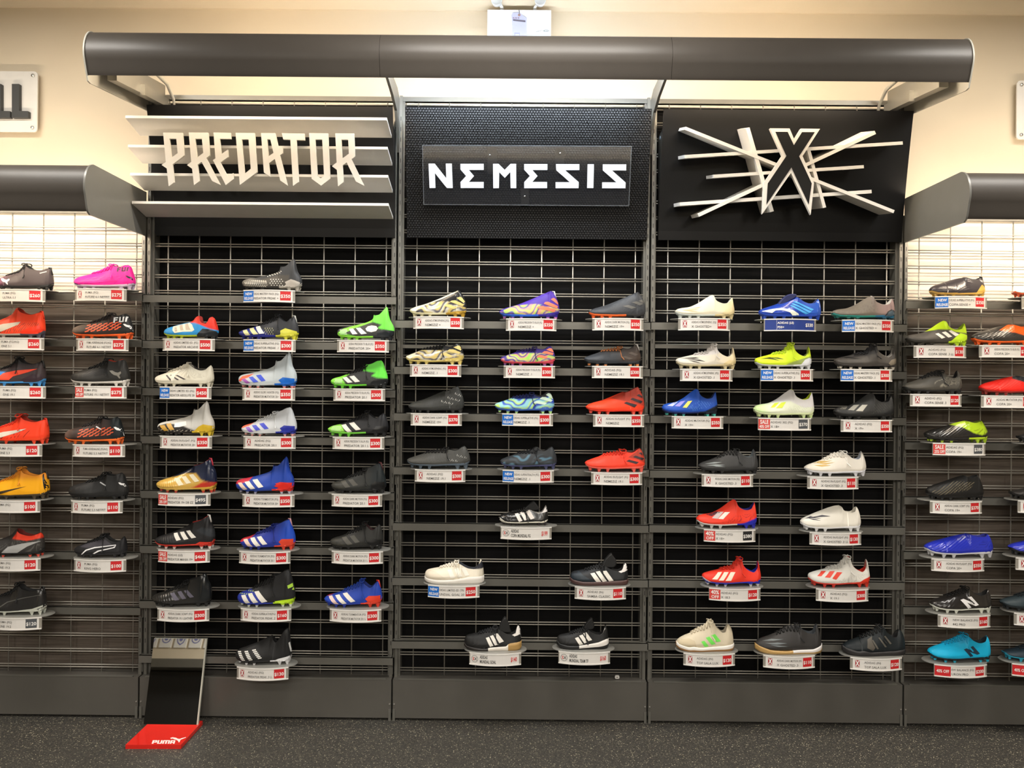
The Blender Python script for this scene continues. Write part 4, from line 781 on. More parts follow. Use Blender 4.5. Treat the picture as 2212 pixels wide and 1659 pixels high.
K('zC', (1275, 1780, 160, 370), 'XH', 5, 'R', 'white laceless boot with dark toe streaks', 'white laceless boot', (1363, 1797, 380, 'X', 'ADIDAS IN-FLIGHT (FG)', 'X GHOSTED .3 LL', '$130', 'r'),
  b='ece7da', s='eeeeef', l='dad5c6', dec=ST('45424a', [(1305, 270), (1350, 250), (1430, 262), (1350, 262)], [(1350, 256), (1440, 235), (1510, 244), (1430, 250)], [(1320, 262), (1380, 268), (1420, 276), (1360, 274)], name='streak'))
K('zC', (450, 945, 600, 828), 'XT', 6, 'R', 'red laced boot with blue collar lining', 'red laced boot', (517, 950, 837, '40', 'ADIDAS (FG)', 'X 18.3', '$120', 'r'),
  b='ee3b29', s='3a40b0', sh='2a34b8', s2='c8c4c0', l='2b33b0', lace='d8331f',
  dec=ST('f3e8d4', [(518, 766), (575, 714), (607, 711), (560, 766)], [(570, 773), (625, 711), (662, 711), (610, 773)], [(626, 776), (680, 711), (717, 709), (675, 776)]) + [('welt', 'cfc6c0', [(450, 755), (520, 795), (640, 812), (640, 822), (520, 808), (450, 772)]), ('heel_counter', '2c36bc', [(820, 815), (870, 800), (945, 775), (942, 805), (900, 828), (830, 828)])])
K('zC', (1340, 1855, 585, 835), 'XT', 6, 'R', 'silver white boot with orange-red stripes', 'silver boot with red stripes', (1417, 1857, 843, 'X', 'ADIDAS (FG)', 'X 19.1', '$300', 'r'),
  b='dfdcd3', s='d23a2c', sh='d83826', l='cc3020', lace='d8d5ce', fx=[('lines', 'c4c0b6', [(1500, 790), (1700, 730), (1840, 720), (1700, 800)], 3, 40, .2)],
  dec=ST('e4442f', [(1396, 743), (1440, 708), (1477, 704), (1425, 743)], [(1452, 749), (1505, 705), (1547, 702), (1495, 751)], [(1512, 756), (1562, 710), (1607, 711), (1545, 766)]) + [('heel_counter', 'dc3a26', [(1660, 822), (1720, 808), (1780, 770), (1855, 738), (1855, 772), (1830, 812), (1700, 826)])])
K('zD', (235, 715, 192, 435), 'IN', 7, 'R', 'beige indoor shoe with neon green stripes', 'beige indoor shoe', (302, 735, 440, 'X', 'ADIDAS (IN)', 'TOP SALA LUX', '$120', 'r'),
  b='ddd0b5', s='f1ede5', gum='ac7e4c', flat=1, soleh=.16, l='b8ad97', lace='dccfb4', solet=[(0, .27), (.04, .22), (.2, .14), (.27, .18), (.4, .13), (.8, .18), (1, .24)],
  dec=ST('7cf060', [(428, 351), (455, 344), (492, 390), (458, 396)], [(468, 321), (500, 312), (550, 372), (516, 379)], [(513, 303), (546, 291), (595, 350), (561, 357)]) + [('toe_cap', 'd3c3a2', [(240, 370), (262, 345), (330, 330), (375, 345), (390, 405), (330, 408), (260, 395)])])
K('zD', (897, 1450, 220, 453), 'G3', 7, 'R', 'charcoal indoor shoe with gum toe sole', 'charcoal indoor shoe', (973, 1407, 455, 'X', 'ADIDAS DARK MOTION (IN)', 'X GHOSTED .3', '$110', 'r'),
  b='393736', s='e9e4e1', zones=[(.5, 'c29c5e'), (2, 'e9e4e1')], gum='c8a468', flat=1, soleh=.16, lace='121212', l='3c4044', solet=[(0, .30), (.04, .25), (.2, .14), (.45, .10), (.6, .14), (.85, .16), (.95, .26), (1, .32)],
  dec=ST('6e7678', [(945, 355), (1020, 335), (1115, 332), (1030, 346)], [(960, 368), (1060, 356), (1140, 362), (1050, 372)], [(1000, 376), (1070, 378), (1150, 388), (1060, 388)], name='streak'))
K('zD', (1628, 2150, 235, 470), 'IN', 7, 'R', 'all-black suede indoor shoe', 'black indoor shoe', (1705, 2140, 475, 'X', 'ADIDAS (IN)', 'TOP SALA LUX', '$120', 'r'),
  b='1d2326', s='282626', flat=1, soleh=.16, lace='0f0f10', l='121212', solet=[(0, .30), (.04, .24), (.2, .16), (.27, .20), (.4, .13), (.8, .16), (1, .22)],
  dec=[('panel', '58534b', [(1800, 400), (1815, 340), (1860, 315), (1850, 350), (1870, 400), (1850, 425)])] + ST('5c5850', [(1850, 345), (1862, 340), (1900, 410), (1885, 412)], [(1905, 325), (1915, 320), (1970, 395), (1955, 398)], [(1950, 310), (1962, 305), (2015, 370), (2000, 375)]))
# ---------------------------------------------------------------- wood-backed rack beside the starburst sign
K('zE', (293, 740, 150, 315), 'CB', 1, 'W', 'black boot with shiny gold sole', 'gold soled boot', (350, 775, 320, 'NEW', 'ADIDAS SUPERLATIVE (FG)', 'COPA SENSE +', '$350', 'r'),
  b='3b373b', s='c8a050', l='171717', gloss=1, rib=(9, 14, .03, .1, .75), tab='161616', dec=[('heel_counter', 'cfa750', [(640, 285), (695, 210), (715, 225), (738, 265), (735, 295), (640, 300)]), ('welt', 'c8a050', [(300, 262), (360, 285), (480, 280), (560, 298), (640, 285), (640, 298), (560, 308), (480, 292), (360, 298), (300, 280)])])
K('zE', (962, 1420, 215, 318), 'CB', 1, 'W', 'pale mint boot cut by the frame', 'pale mint boot', (1060, 1500, 325, 'X', '', '', '', 'r'), b='bfe2de', s='e0603a', l='8ab0ac')
K('zE', (97, 592, 500, 710), 'XL', 2, 'W', 'charcoal boot with lime collar and heel', 'lime collared boot', (177, 605, 714, 'X', 'ADIDAS (FG)', 'COPA SENSE .3 LL', '$130', 'r'),
  b='4a4845', s='35332f', sh='c4ea30', l='9ab422', fx=[('reg', 'd0f22a', [(240, 592), (330, 530), (420, 480), (600, 480), (610, 608), (480, 592), (430, 575), (350, 572)])],
  dec=ST(W, [(310, 611), (336, 604), (387, 640), (355, 651)], [(363, 599), (395, 591), (447, 632), (412, 641)], [(418, 586), (445, 579), (510, 615), (475, 629)]) + [('heel_counter', 'c6ee32', [(415, 685), (470, 640), (520, 602), (590, 622), (592, 682), (570, 707), (500, 702)])])
K('zE', (635, 1140, 533, 707), 'CB', 2, 'W', 'black ribbed boot with orange collar', 'orange collared boot', (712, 1140, 714, 'X', 'ADIDAS PRECISION TO BLUR (FG)', 'COPA 20+', '$350', 'r'),
  b='393735', s='ff6a28', l='8a3818', rib=(17, -10, .03, .06, .8), gloss=1, fx=[('reg', 'ff6c2a', [(840, 580), (950, 520), (1150, 520), (1150, 660), (1060, 630), (960, 600)])])
K('zE', (72, 553, 905, 1098), 'G3', 3, 'W', 'graphite laced boot with wavy stitching', 'graphite laced boot', (147, 567, 1105, 'X', 'ADIDAS (FG)', 'COPA SENSE .3', '$120', 'r'),
  b='4f4c46', s='2c2c2c', lace='1a1a1a', l='1b1b1c', fx=[('lines', '8d887b', [(300, 1000), (430, 950), (540, 960), (540, 1010), (380, 1040), (310, 1040)], 3, 22, .22)])
K('zE', (697, 1190, 950, 1110), 'CB', 3, 'W', 'red ribbed boot with black collar', 'red ribbed boot', (728, 1160, 1117, 'X', 'ADIDAS MUTATOR (FG)', 'COPA 20+', '$350', 'r'),
  b='ee2a20', s='9a302a', l='2a2a2a', rib=(17, -10, .03, .06, .8), fx=[('reg', '2e3033', [(950, 970), (1000, 920), (1200, 920), (1200, 1040), (1060, 1010)])])
K('zE', (250, 762, 1312, 1490), 'CO', 4, 'W', 'black ribbed boot with lime collar', 'lime collared boot', (332, 762, 1498, 'SALE:25% OFF', 'ADIDAS (FG)', 'COPA 19+', '$380', 'g'),
  b='2a2826', s='2b2a2a', sh='b8d830', s2='a8c830', l='6a7a1c', rib=(17, -10, .03, .06, .72), gloss=1, fx=[('reg', 'b9db2c', [(450, 1345), (560, 1290), (780, 1290), (780, 1385), (745, 1400), (690, 1428), (620, 1410), (540, 1365)]), ('lines', '8aa020', [(590, 1400), (650, 1380), (760, 1370), (760, 1410), (680, 1430)], 2, 22, .3)])
K('zE', (1002, 1480, 1375, 1497), 'CO', 4, 'W', 'black boot mostly beyond the frame', 'cut-off black boot', (1100, 1520, 1503, 'X', '', '', '', 'r'), b='242424', s='1c1c1c')
K('zF', (233, 640, 152, 328), 'CO', 5, 'W', 'black ribbed boot with bronze lines', 'black ribbed boot', (273, 645, 336, 'X', 'ADIDAS DARK SCRIPT (FG)', 'COPA 19+', '$370', 'r'),
  b='1f1e1d', s='1b1b1c', l='141414', rib=(17, -10, .03, .06, .72), fx=[('lines', '857a62', [(250, 270), (420, 195), (560, 200), (520, 250), (300, 290)], 17, -11, .24)])
K('zF', (830, 1250, 215, 325), 'CO', 5, 'W', 'black ribbed boot showing only its toe', 'black ribbed toe', (905, 1290, 335, 'X', '', '', '', 'r'), b='262422', s='1b1b1c', rib=(17, -10, .03, .06, .72), fx=[('lines', '857a62', [(850, 320), (1000, 230), (1200, 240), (900, 320)], 17, -11, .24)])
K('zF', (222, 707, 573, 735), 'CB', 6, 'W', 'cobalt blue ribbed boot with clear sole', 'cobalt ribbed boot', (283, 663, 744, 'X', 'ADIDAS IN-FLIGHT (FG)', 'COPA 20+', '$350', 'r'),
  b='2a36b8', s='d6d6da', l='182080', rib=(17, -10, .03, .06, .8), gloss=1, fx=[('lines', '1f2a94', [(560, 660), (620, 610), (705, 620), (700, 660)], 2, 22, .3)])
K('zF', (825, 1300, 590, 728), 'CB', 6, 'W', 'cobalt blue boot cut by the frame', 'cobalt blue boot', (890, 1280, 735, 'X', '', '', '', 'r'), b='2a36b8', s='23262c', l='182080', gloss=1, rib=(17, -10, .03, .06, .8))
K('zF', (262, 695, 957, 1130), 'CF', 7, 'W', 'black boot with white letter N', 'black boot with N', (330, 707, 1140, 'X', 'NEW BALANCE (FG)', '442 PRO', '$160', 'r'),
  b='2b2826', s='e2e4d8', l='141414', gloss=1, lace='1a1817', rib=(18, -8, .012, .04, .4), dec=[NLOGO('f3f0ee', 452, 1036, 128)])
K('zF', (765, 1220, 960, 1118), 'CF', 7, 'W', 'dark teal boot cut by the frame', 'dark teal boot', (878, 1260, 1125, 'X', '', '', '', 'r'), b='2f3b40', s='22282c', l='1a2226', lace='20282c')
K('zF', (247, 690, 1290, 1480), 'CF', 8, 'W', 'turquoise boot with navy letter N', 'turquoise boot', (303, 682, 1490, '40OFF', 'NEW BALANCE (FG)', 'FURON PRO', '$200', 'r'),
  b='18b4e0', s='1f2a30', s2='2ab0d0', l='12222c', lace='149cc4', fx=[('reg', '18a0cc', [(380, 1335), (470, 1290), (560, 1320), (470, 1350)])], dec=[NLOGO('22384a', 474, 1386, 114)])
K('zF', (780, 1230, 1345, 1475), 'CF', 8, 'W', 'navy boot with cyan sole edge', 'cyan soled boot', (862, 1245, 1482, '40OFF', '', '', '', 'r'), b='27353f', s='2aa8c8', l='18242c', lace='1c262c')
# ---------------------------------------------------------------- wood-backed rack beside the slats
DASH = lambda h, x0, x1, y0, y1, nx, ny, sl: DOTS('mesh_print', h, x0, x1, y0, y1, nx, ny, (x1 - x0) / nx * .62, 8, 9, sl)
K('zG', (-43, 415, 115, 320), 'ON', 1, 'M', 'charcoal boot with pink toe studs', 'pink studded boot', (-72, 340, 325, 'X', 'PUMA (FG)', 'ULTRA 1.1', '$260', 'r'),
  b='4d4547', s='2a2a2c', l='1e1e20', lace='232224', tab='1c1c1e', fx=[('grad', '8a3f66', .35, .0)], dec=[CAT('ebe6e4', 35, 228, 80), ('lettering', 'c8c4c0', [[(330, 182), (380, 168), (382, 174), (333, 190)]])])
K('zG', (580, 1055, 117, 315), 'FU', 1, 'M', 'hot pink sock boot', 'hot pink boot', (573, 975, 317, 'X', 'PUMA (FG)', 'FUTURE 6.1 NETFIT', '$275', 'r'),
  b='ec2a98', s='c9b6ce', l='8a1a60', fx=[('lines', 'd81c96', [(620, 270), (750, 190), (980, 170), (1040, 260), (900, 285)], 6, 20, .10)], lace='f02aa8', dec=[FUT('2c1430', 932, 140, 34, -.06), CAT('2c1430', 1000, 205, 52), DASH('d81c96', 640, 960, 240, 275, 6, 3, -.12), ('welt', '3a2450', [(600, 262), (700, 292), (1040, 285), (1050, 300), (960, 300), (700, 302), (610, 278)])])
K('zG', (-108, 350, 448, 690), 'ON', 2, 'M', 'orange-red boot with netted strip', 'orange-red boot', (-82, 330, 697, 'X', 'PUMA (FG/AG)', 'ONE 5.1', '$260', 'r'),
  b='ff4c2a', s='b5aca4', sh='5a5664', l='b03018', tab='f04020', fx=[('lines', '5c4038', [(0, 600), (200, 570), (325, 565), (320, 605), (180, 640), (0, 655)], 30, -10, .3), ('reg', 'ff4c2a', [(200, 640), (330, 590), (350, 640), (300, 665)])],
  dec=[('form_strip', 'c6beae', [(-60, 620), (60, 580), (190, 562), (175, 585), (60, 640), (-40, 655)]), ('heel_counter', 'f23c22', [(190, 640), (260, 605), (330, 590), (350, 620), (338, 655), (200, 655)])])
K('zG', (570, 1040, 497, 697), 'FU', 2, 'M', 'orange netted boot, white lettered collar', 'orange netted boot', (583, 990, 702, 'X', 'PUMA ADRENALINE (FG/AG)', 'FUTURE 6.1 NETFIT', '$275', 'r'),
  b='352b27', s='f2652a', l='161616', lace='241c1a', fx=[('grad', '75655a', .28, .0), ('grad', '262626', .7, .85)], dec=[DASH('f0623a', 700, 960, 590, 640, 6, 5, -.10), FUT('f2f2f2', 905, 528, 42, -.10), CAT('eeeeee', 980, 578, 60)])
K('zG', (-100, 355, 838, 1060), 'ON', 3, 'M', 'brown boot with blue toe, red strip', 'blue toed boot', (-69, 343, 1069, 'X', 'PUMA (FG)', 'ONE 19.1', '$260', 'r'),
  b='453b3c', s='4a9ae0', l='181818', lace='1a1a1a', tab='141414', fx=[('reg', '3f90dc', [(-110, 960), (0, 945), (75, 950), (20, 1010), (-110, 1040)]), ('vgrad', '1c1a1a', .68, .85)],
  dec=[('form_strip', 'f04a2c', [(15, 1013), (60, 960), (150, 940), (315, 924), (250, 950), (140, 985), (112, 1013)]), ('heel_counter', '3a2c34', [(200, 1010), (280, 965), (350, 965), (350, 1020), (300, 1035), (220, 1032)])])
K('zG', (558, 1012, 850, 1060), 'FU', 3, 'M', 'black boot with white sole', 'white soled boot', (572, 975, 1069, 'SALE:40% OFF', 'PUMA (FG)', 'FUTURE 19.1 NETFIT', '$275', 'r'),
  b='2f2e2c', s='e4dfd8', l='c03a20', lace='1c1c1c', dec=[DASH('161616', 670, 860, 950, 985, 6, 5, -.12), CAT('8f8b82', 875, 940, 92), ('welt', 'e4dfd8', [(558, 1005), (640, 1028), (1000, 1030), (1003, 1042), (640, 1045), (560, 1020)])])
K('zG', (-90, 380, 1285, 1505), 'ON', 4, 'M', 'orange-red laced boot, white strip', 'orange-red laced boot', (-97, 315, 1515, 'X', 'PUMA (FG)', 'ONE 5.3', '$120', 'r'),
  b='ff4828', s='f24a28', l='a82c18', lace='ee3c20', tab='f23a20', bow=1.3, fx=[('lines', '8a2018', [(-20, 1440), (180, 1400), (290, 1400), (250, 1450), (0, 1480)], 22, -8, .14)], dec=[('form_strip', 'dad2c2', [(-60, 1455), (60, 1415), (235, 1388), (180, 1415), (60, 1455), (-40, 1480)])])
K('zG', (510, 967, 1300, 1508), 'FU', 4, 'M', 'orange netted boot, plain knit collar', 'orange netted boot', (555, 963, 1516, 'X', 'PUMA ADRENALINE (FG/AG)', 'FUTURE 5.3 NETFIT', '$110', 'r'),
  b='382c28', s='f2702e', l='141618', lace='201a18', fx=[('grad', '6f5a50', .24, .0), ('grad', '1f2426', .72, .86)], dec=[DASH('d85a34', 640, 900, 1400, 1450, 6, 5, -.08), CAT('f0f0f0', 905, 1375, 66), ('lettering', 'e8e8e8', [[(770, 1368), (815, 1390), (812, 1398), (766, 1376)]])])
K('zH', (-90, 383, 183, 420), 'ON', 5, 'M', 'yellow-orange boot', 'yellow-orange boot', (-112, 300, 434, 'X', 'PUMA (FG)', '', '$100', 'r'),
  b='ffb41e', s='4c4234', l='e08a28', lace='f09a30', tab='2a2620', fx=[('vgrad', 'f59a2e', .55, .8)], dec=[('form_strip', '3a2c18', [(-60, 380), (80, 350), (240, 318), (150, 345), (60, 375), (-40, 395)]), ('heel_counter', '1f1c18', [(345, 228), (352, 225), (383, 320), (378, 360), (366, 340)])])
K('zH', (540, 1000, 220, 425), 'FU', 5, 'M', 'all-black knit boot', 'all-black knit boot', (543, 945, 432, 'X', 'PUMA (FG)', 'FUTURE 5.3 NETFIT', '$110', 'r'),
  b='282828', s='1e1e1f', l='121212', lace='191919', dec=[CAT('e2e2e2', 942, 290, 52), ('lettering', 'b8b8b8', [[(800, 285), (850, 310), (846, 318), (796, 292)]])])
K('zH', (-108, 345, 655, 865), 'ON', 6, 'M', 'black boot with red collar, grey strip', 'red collared boot', (-109, 303, 877, 'X', 'PUMA (FG)', 'ONE 19.3', '$120', 'r'),
  b='383634', s='262628', s2='e0503e', l='6a1c14', fx=[('lines', '5c5a56', [(0, 790), (150, 730), (340, 720), (340, 820), (0, 840)], 2, 26, .16), ('reg', 'f2462c', [(120, 725), (170, 640), (360, 640), (340, 720), (230, 742)])], dec=[('form_strip', 'a9a9a7', [(55, 832), (100, 785), (200, 762), (340, 742), (240, 785), (170, 832)])])
K('zH', (583, 990, 703, 873), 'CF', 6, 'M', 'black boot with white outlined strip', 'white outlined boot', (565, 972, 882, 'X', 'PUMA (FG)', 'KING HERO', '$100', 'r'),
  b='242426', s='27272a', l='141414', lace='161617', fx=[('reg', '47444a', [(640, 790), (740, 740), (830, 730), (900, 780), (760, 800)])], dec=[('form_strip', 'f2f0f0', [[(662, 848), (700, 808), (760, 790), (920, 772), (922, 778), (765, 798), (708, 815), (672, 848)], [(755, 838), (790, 815), (900, 792), (922, 776), (914, 796), (800, 822), (768, 840)]])])
K('zH', (-100, 360, 1080, 1315), 'ON', 7, 'M', 'black leather boot with pale grey sole', 'black leather boot', (-100, 312, 1322, 'X', 'PUMA (FG)', 'ONE 19.2', '$120', 'g'),
  b='2c2b2a', s='cdd0c4', l='171717', lace='191919', tab='161616', gloss=1, dec=[('form_strip', '55544f', [[(30, 1255), (90, 1210), (200, 1182), (330, 1160), (332, 1164), (200, 1188), (95, 1216), (40, 1257)]]), ('welt', 'cdd0c4', [(-90, 1290), (100, 1288), (280, 1265), (358, 1238), (358, 1252), (280, 1280), (100, 1302), (-90, 1305)])])
# ================================================================ THE SHOP
def xz(px, py, Y): return at(px, py, Y)
FL = 0.0
STEEL = mat('74726b', .38, .30, 'steel_paint')
WIRE = mat('a8a399', .38, .35, 'wire_paint')
DARKGREY = mat('4c4742', .40, 0, 'canopy_paint', bump=.05, bscale=180, spec=.35)
PLATEGREY = mat('7e7d78', .36, .15, 'end_plate_paint')
BASEM = mat('5f5c56', .45, .1, 'base_panel_paint', bump=.04, bscale=260)
BLACKM = mat('161617', .42, 0, 'black_sheet')
WHITEM = mat('e8e4dc', .45, 0, 'white_sheet')
# ---------------------------------------------------------------- materials of the setting
def wall_mat():
    m = bpy.data.materials.new('wall_paint'); m.use_nodes = True; nt = m.node_tree; p = nt.nodes['Principled BSDF']
    tc = nt.nodes.new('ShaderNodeTexCoord'); n = nt.nodes.new('ShaderNodeTexNoise'); n.inputs['Scale'].default_value = 3.0
    nt.links.new(tc.outputs['Object'], n.inputs['Vector'])
    r = nt.nodes.new('ShaderNodeValToRGB')
    r.color_ramp.elements[0].color = (*hexl('d5c6ac'), 1); r.color_ramp.elements[1].color = (*hexl('dbcdb4'), 1)
    nt.links.new(n.outputs['Fac'], r.inputs[0]); nt.links.new(r.outputs[0], p.inputs['Base Color'])
    p.inputs['Roughness'].default_value = .8
    n2 = nt.nodes.new('ShaderNodeTexNoise'); n2.inputs['Scale'].default_value = 220; b = nt.nodes.new('ShaderNodeBump'); b.inputs['Strength'].default_value = .08; b.inputs['Distance'].default_value = .002
    nt.links.new(tc.outputs['Object'], n2.inputs['Vector']); nt.links.new(n2.outputs['Fac'], b.inputs['Height']); nt.links.new(b.outputs[0], p.inputs['Normal'])
    return m
def floor_mat():
    m = bpy.data.materials.new('speckled_rubber'); m.use_nodes = True; nt = m.node_tree; p = nt.nodes['Principled BSDF']
    tc = nt.nodes.new('ShaderNodeTexCoord')
    warp = nt.nodes.new('ShaderNodeTexNoise'); warp.inputs['Scale'].default_value = 160; warp.inputs['Detail'].default_value = 2
    nt.links.new(tc.outputs['Object'], warp.inputs['Vector'])
    add = nt.nodes.new('ShaderNodeMixRGB'); add.blend_type = 'ADD'; add.inputs[0].default_value = .010
    nt.links.new(tc.outputs['Object'], add.inputs[1]); nt.links.new(warp.outputs['Color'], add.inputs[2])
    prev = None
    base = nt.nodes.new('ShaderNodeTexNoise'); base.inputs['Scale'].default_value = 90; base.inputs['Detail'].default_value = 6
    nt.links.new(tc.outputs['Object'], base.inputs['Vector'])
    cr = nt.nodes.new('ShaderNodeValToRGB'); cr.color_ramp.elements[0].position = .3; cr.color_ramp.elements[1].position = .75
    cr.color_ramp.elements[0].color = (*hexl('2b2a27'), 1); cr.color_ramp.elements[1].color = (*hexl('4a4741'), 1)
    nt.links.new(base.outputs['Fac'], cr.inputs[0]); prev = cr.outputs[0]
    for sc, size, cut, h in ((130, .26, .80, 'bdb79c'), (85, .19, .80, 'b5af98'), (200, .32, .70, '827d6b')):
        v = nt.nodes.new('ShaderNodeTexVoronoi'); v.inputs['Scale'].default_value = sc
        nt.links.new(add.outputs[0], v.inputs['Vector'])
        lt = nt.nodes.new('ShaderNodeMath'); lt.operation = 'LESS_THAN'; lt.inputs[1].default_value = size
        nt.links.new(v.outputs['Distance'], lt.inputs[0])
        sep = nt.nodes.new('ShaderNodeSeparateColor'); nt.links.new(v.outputs['Color'], sep.inputs[0])
        gt = nt.nodes.new('ShaderNodeMath'); gt.operation = 'GREATER_THAN'; gt.inputs[1].default_value = cut
        nt.links.new(sep.outputs[0], gt.inputs[0])
        mu = nt.nodes.new('ShaderNodeMath'); mu.operation = 'MULTIPLY'; nt.links.new(lt.outputs[0], mu.inputs[0]); nt.links.new(gt.outputs[0], mu.inputs[1])
        mx = nt.nodes.new('ShaderNodeMixRGB'); nt.links.new(mu.outputs[0], mx.inputs[0]); nt.links.new(prev, mx.inputs[1]); mx.inputs[2].default_value = (*hexl(h), 1)
        prev = mx.outputs[0]
    nt.links.new(prev, p.inputs['Base Color']); p.inputs['Roughness'].default_value = .62
    b = nt.nodes.new('ShaderNodeBump'); b.inputs['Strength'].default_value = .25; b.inputs['Distance'].default_value = .002
    nt.links.new(base.outputs['Fac'], b.inputs['Height']); nt.links.new(b.outputs[0], p.inputs['Normal'])
    return m
def wood_mat(name, c0, c1, rough):
    m = bpy.data.materials.new(name); m.use_nodes = True; nt = m.node_tree; p = nt.nodes['Principled BSDF']
    tc = nt.nodes.new('ShaderNodeTexCoord'); mp = nt.nodes.new('ShaderNodeMapping'); mp.inputs['Scale'].default_value = (1.6, 1, 42)
    nt.links.new(tc.outputs['Object'], mp.inputs[0])
    n = nt.nodes.new('ShaderNodeTexNoise'); n.inputs['Scale'].default_value = 2.0; n.inputs['Detail'].default_value = 8; n.inputs['Roughness'].default_value = .65
    nt.links.new(mp.outputs[0], n.inputs['Vector'])
    r = nt.nodes.new('ShaderNodeValToRGB'); r.color_ramp.elements[0].position = .32; r.color_ramp.elements[1].position = .7
    r.color_ramp.elements[0].color = (*hexl(c0), 1); r.color_ramp.elements[1].color = (*hexl(c1), 1)
    nt.links.new(n.outputs['Fac'], r.inputs[0]); nt.links.new(r.outputs[0], p.inputs['Base Color'])
    p.inputs['Roughness'].default_value = rough
    p.inputs['Specular IOR Level'].default_value = .12
    return m
WALLM, FLOORM = wall_mat(), floor_mat()
WOOD = wood_mat('grey_oak_laminate', '4d453d', '736960', .6)
CREAM = wood_mat('cream_laminate', 'ecdfcc', 'f3e8d8', .6)
EBONY = wood_mat('ebony_laminate', '070707', '121111', .7)
def struct(name, mb, m):
    o = mb.build(name, m); o['kind'] = 'structure'; return o
YW = 3.90
struct('floor', MB().box(-7.2, 7.2, -4.6, YW, -.05, 0), FLOORM)
struct('wall_back', MB().box(-7.2, 7.2, YW, YW + .08, 0, CEIL), WALLM)
struct('wall_front', MB().box(-7.2, 7.2, -4.68, -4.6, 0, CEIL), WALLM)
struct('wall_left', MB().box(-7.28, -7.2, -4.6, YW, 0, CEIL), WALLM)
struct('wall_right', MB().box(7.2, 7.28, -4.6, YW, 0, CEIL), WALLM)
struct('ceiling', MB().box(-7.2, 7.2, -4.6, YW, CEIL, CEIL + .05), mat('8d8a84', .8, 0, 'ceiling_paint'))
cove = [(YW - .10, CEIL), (YW - .10, CEIL - .012), (YW - .085, CEIL - .018), (YW - .03, CEIL - .045), (YW - .012, CEIL - .052), (YW, CEIL - .052), (YW, CEIL)]
struct('trim_1', MB().prism_x([cove], -7.2, 7.2), WALLM)
for (x, y) in CEIL_LAMPS:
    t = empty('ceiling_light', (x, y, CEIL - .04), 'ceiling panel light %s, level with the %s sign' % ({2.55: 'just before the racks', -.9: 'over the middle of the shop', -3.3: 'added to brighten the far wall'}[y], {-2.5: 'slatted', .05: 'dotted', 2.6: 'starburst'}[x]), 'light', 'ceiling panel lights')
    MB().box(-.64, .64, -.19, .19, -.02, .0398).build('housing', WHITEM, t)
    MB().box(-.6, .6, -.15, .15, -.022, -.021).build('diffuser', emit('fff0da', 3.0), t)

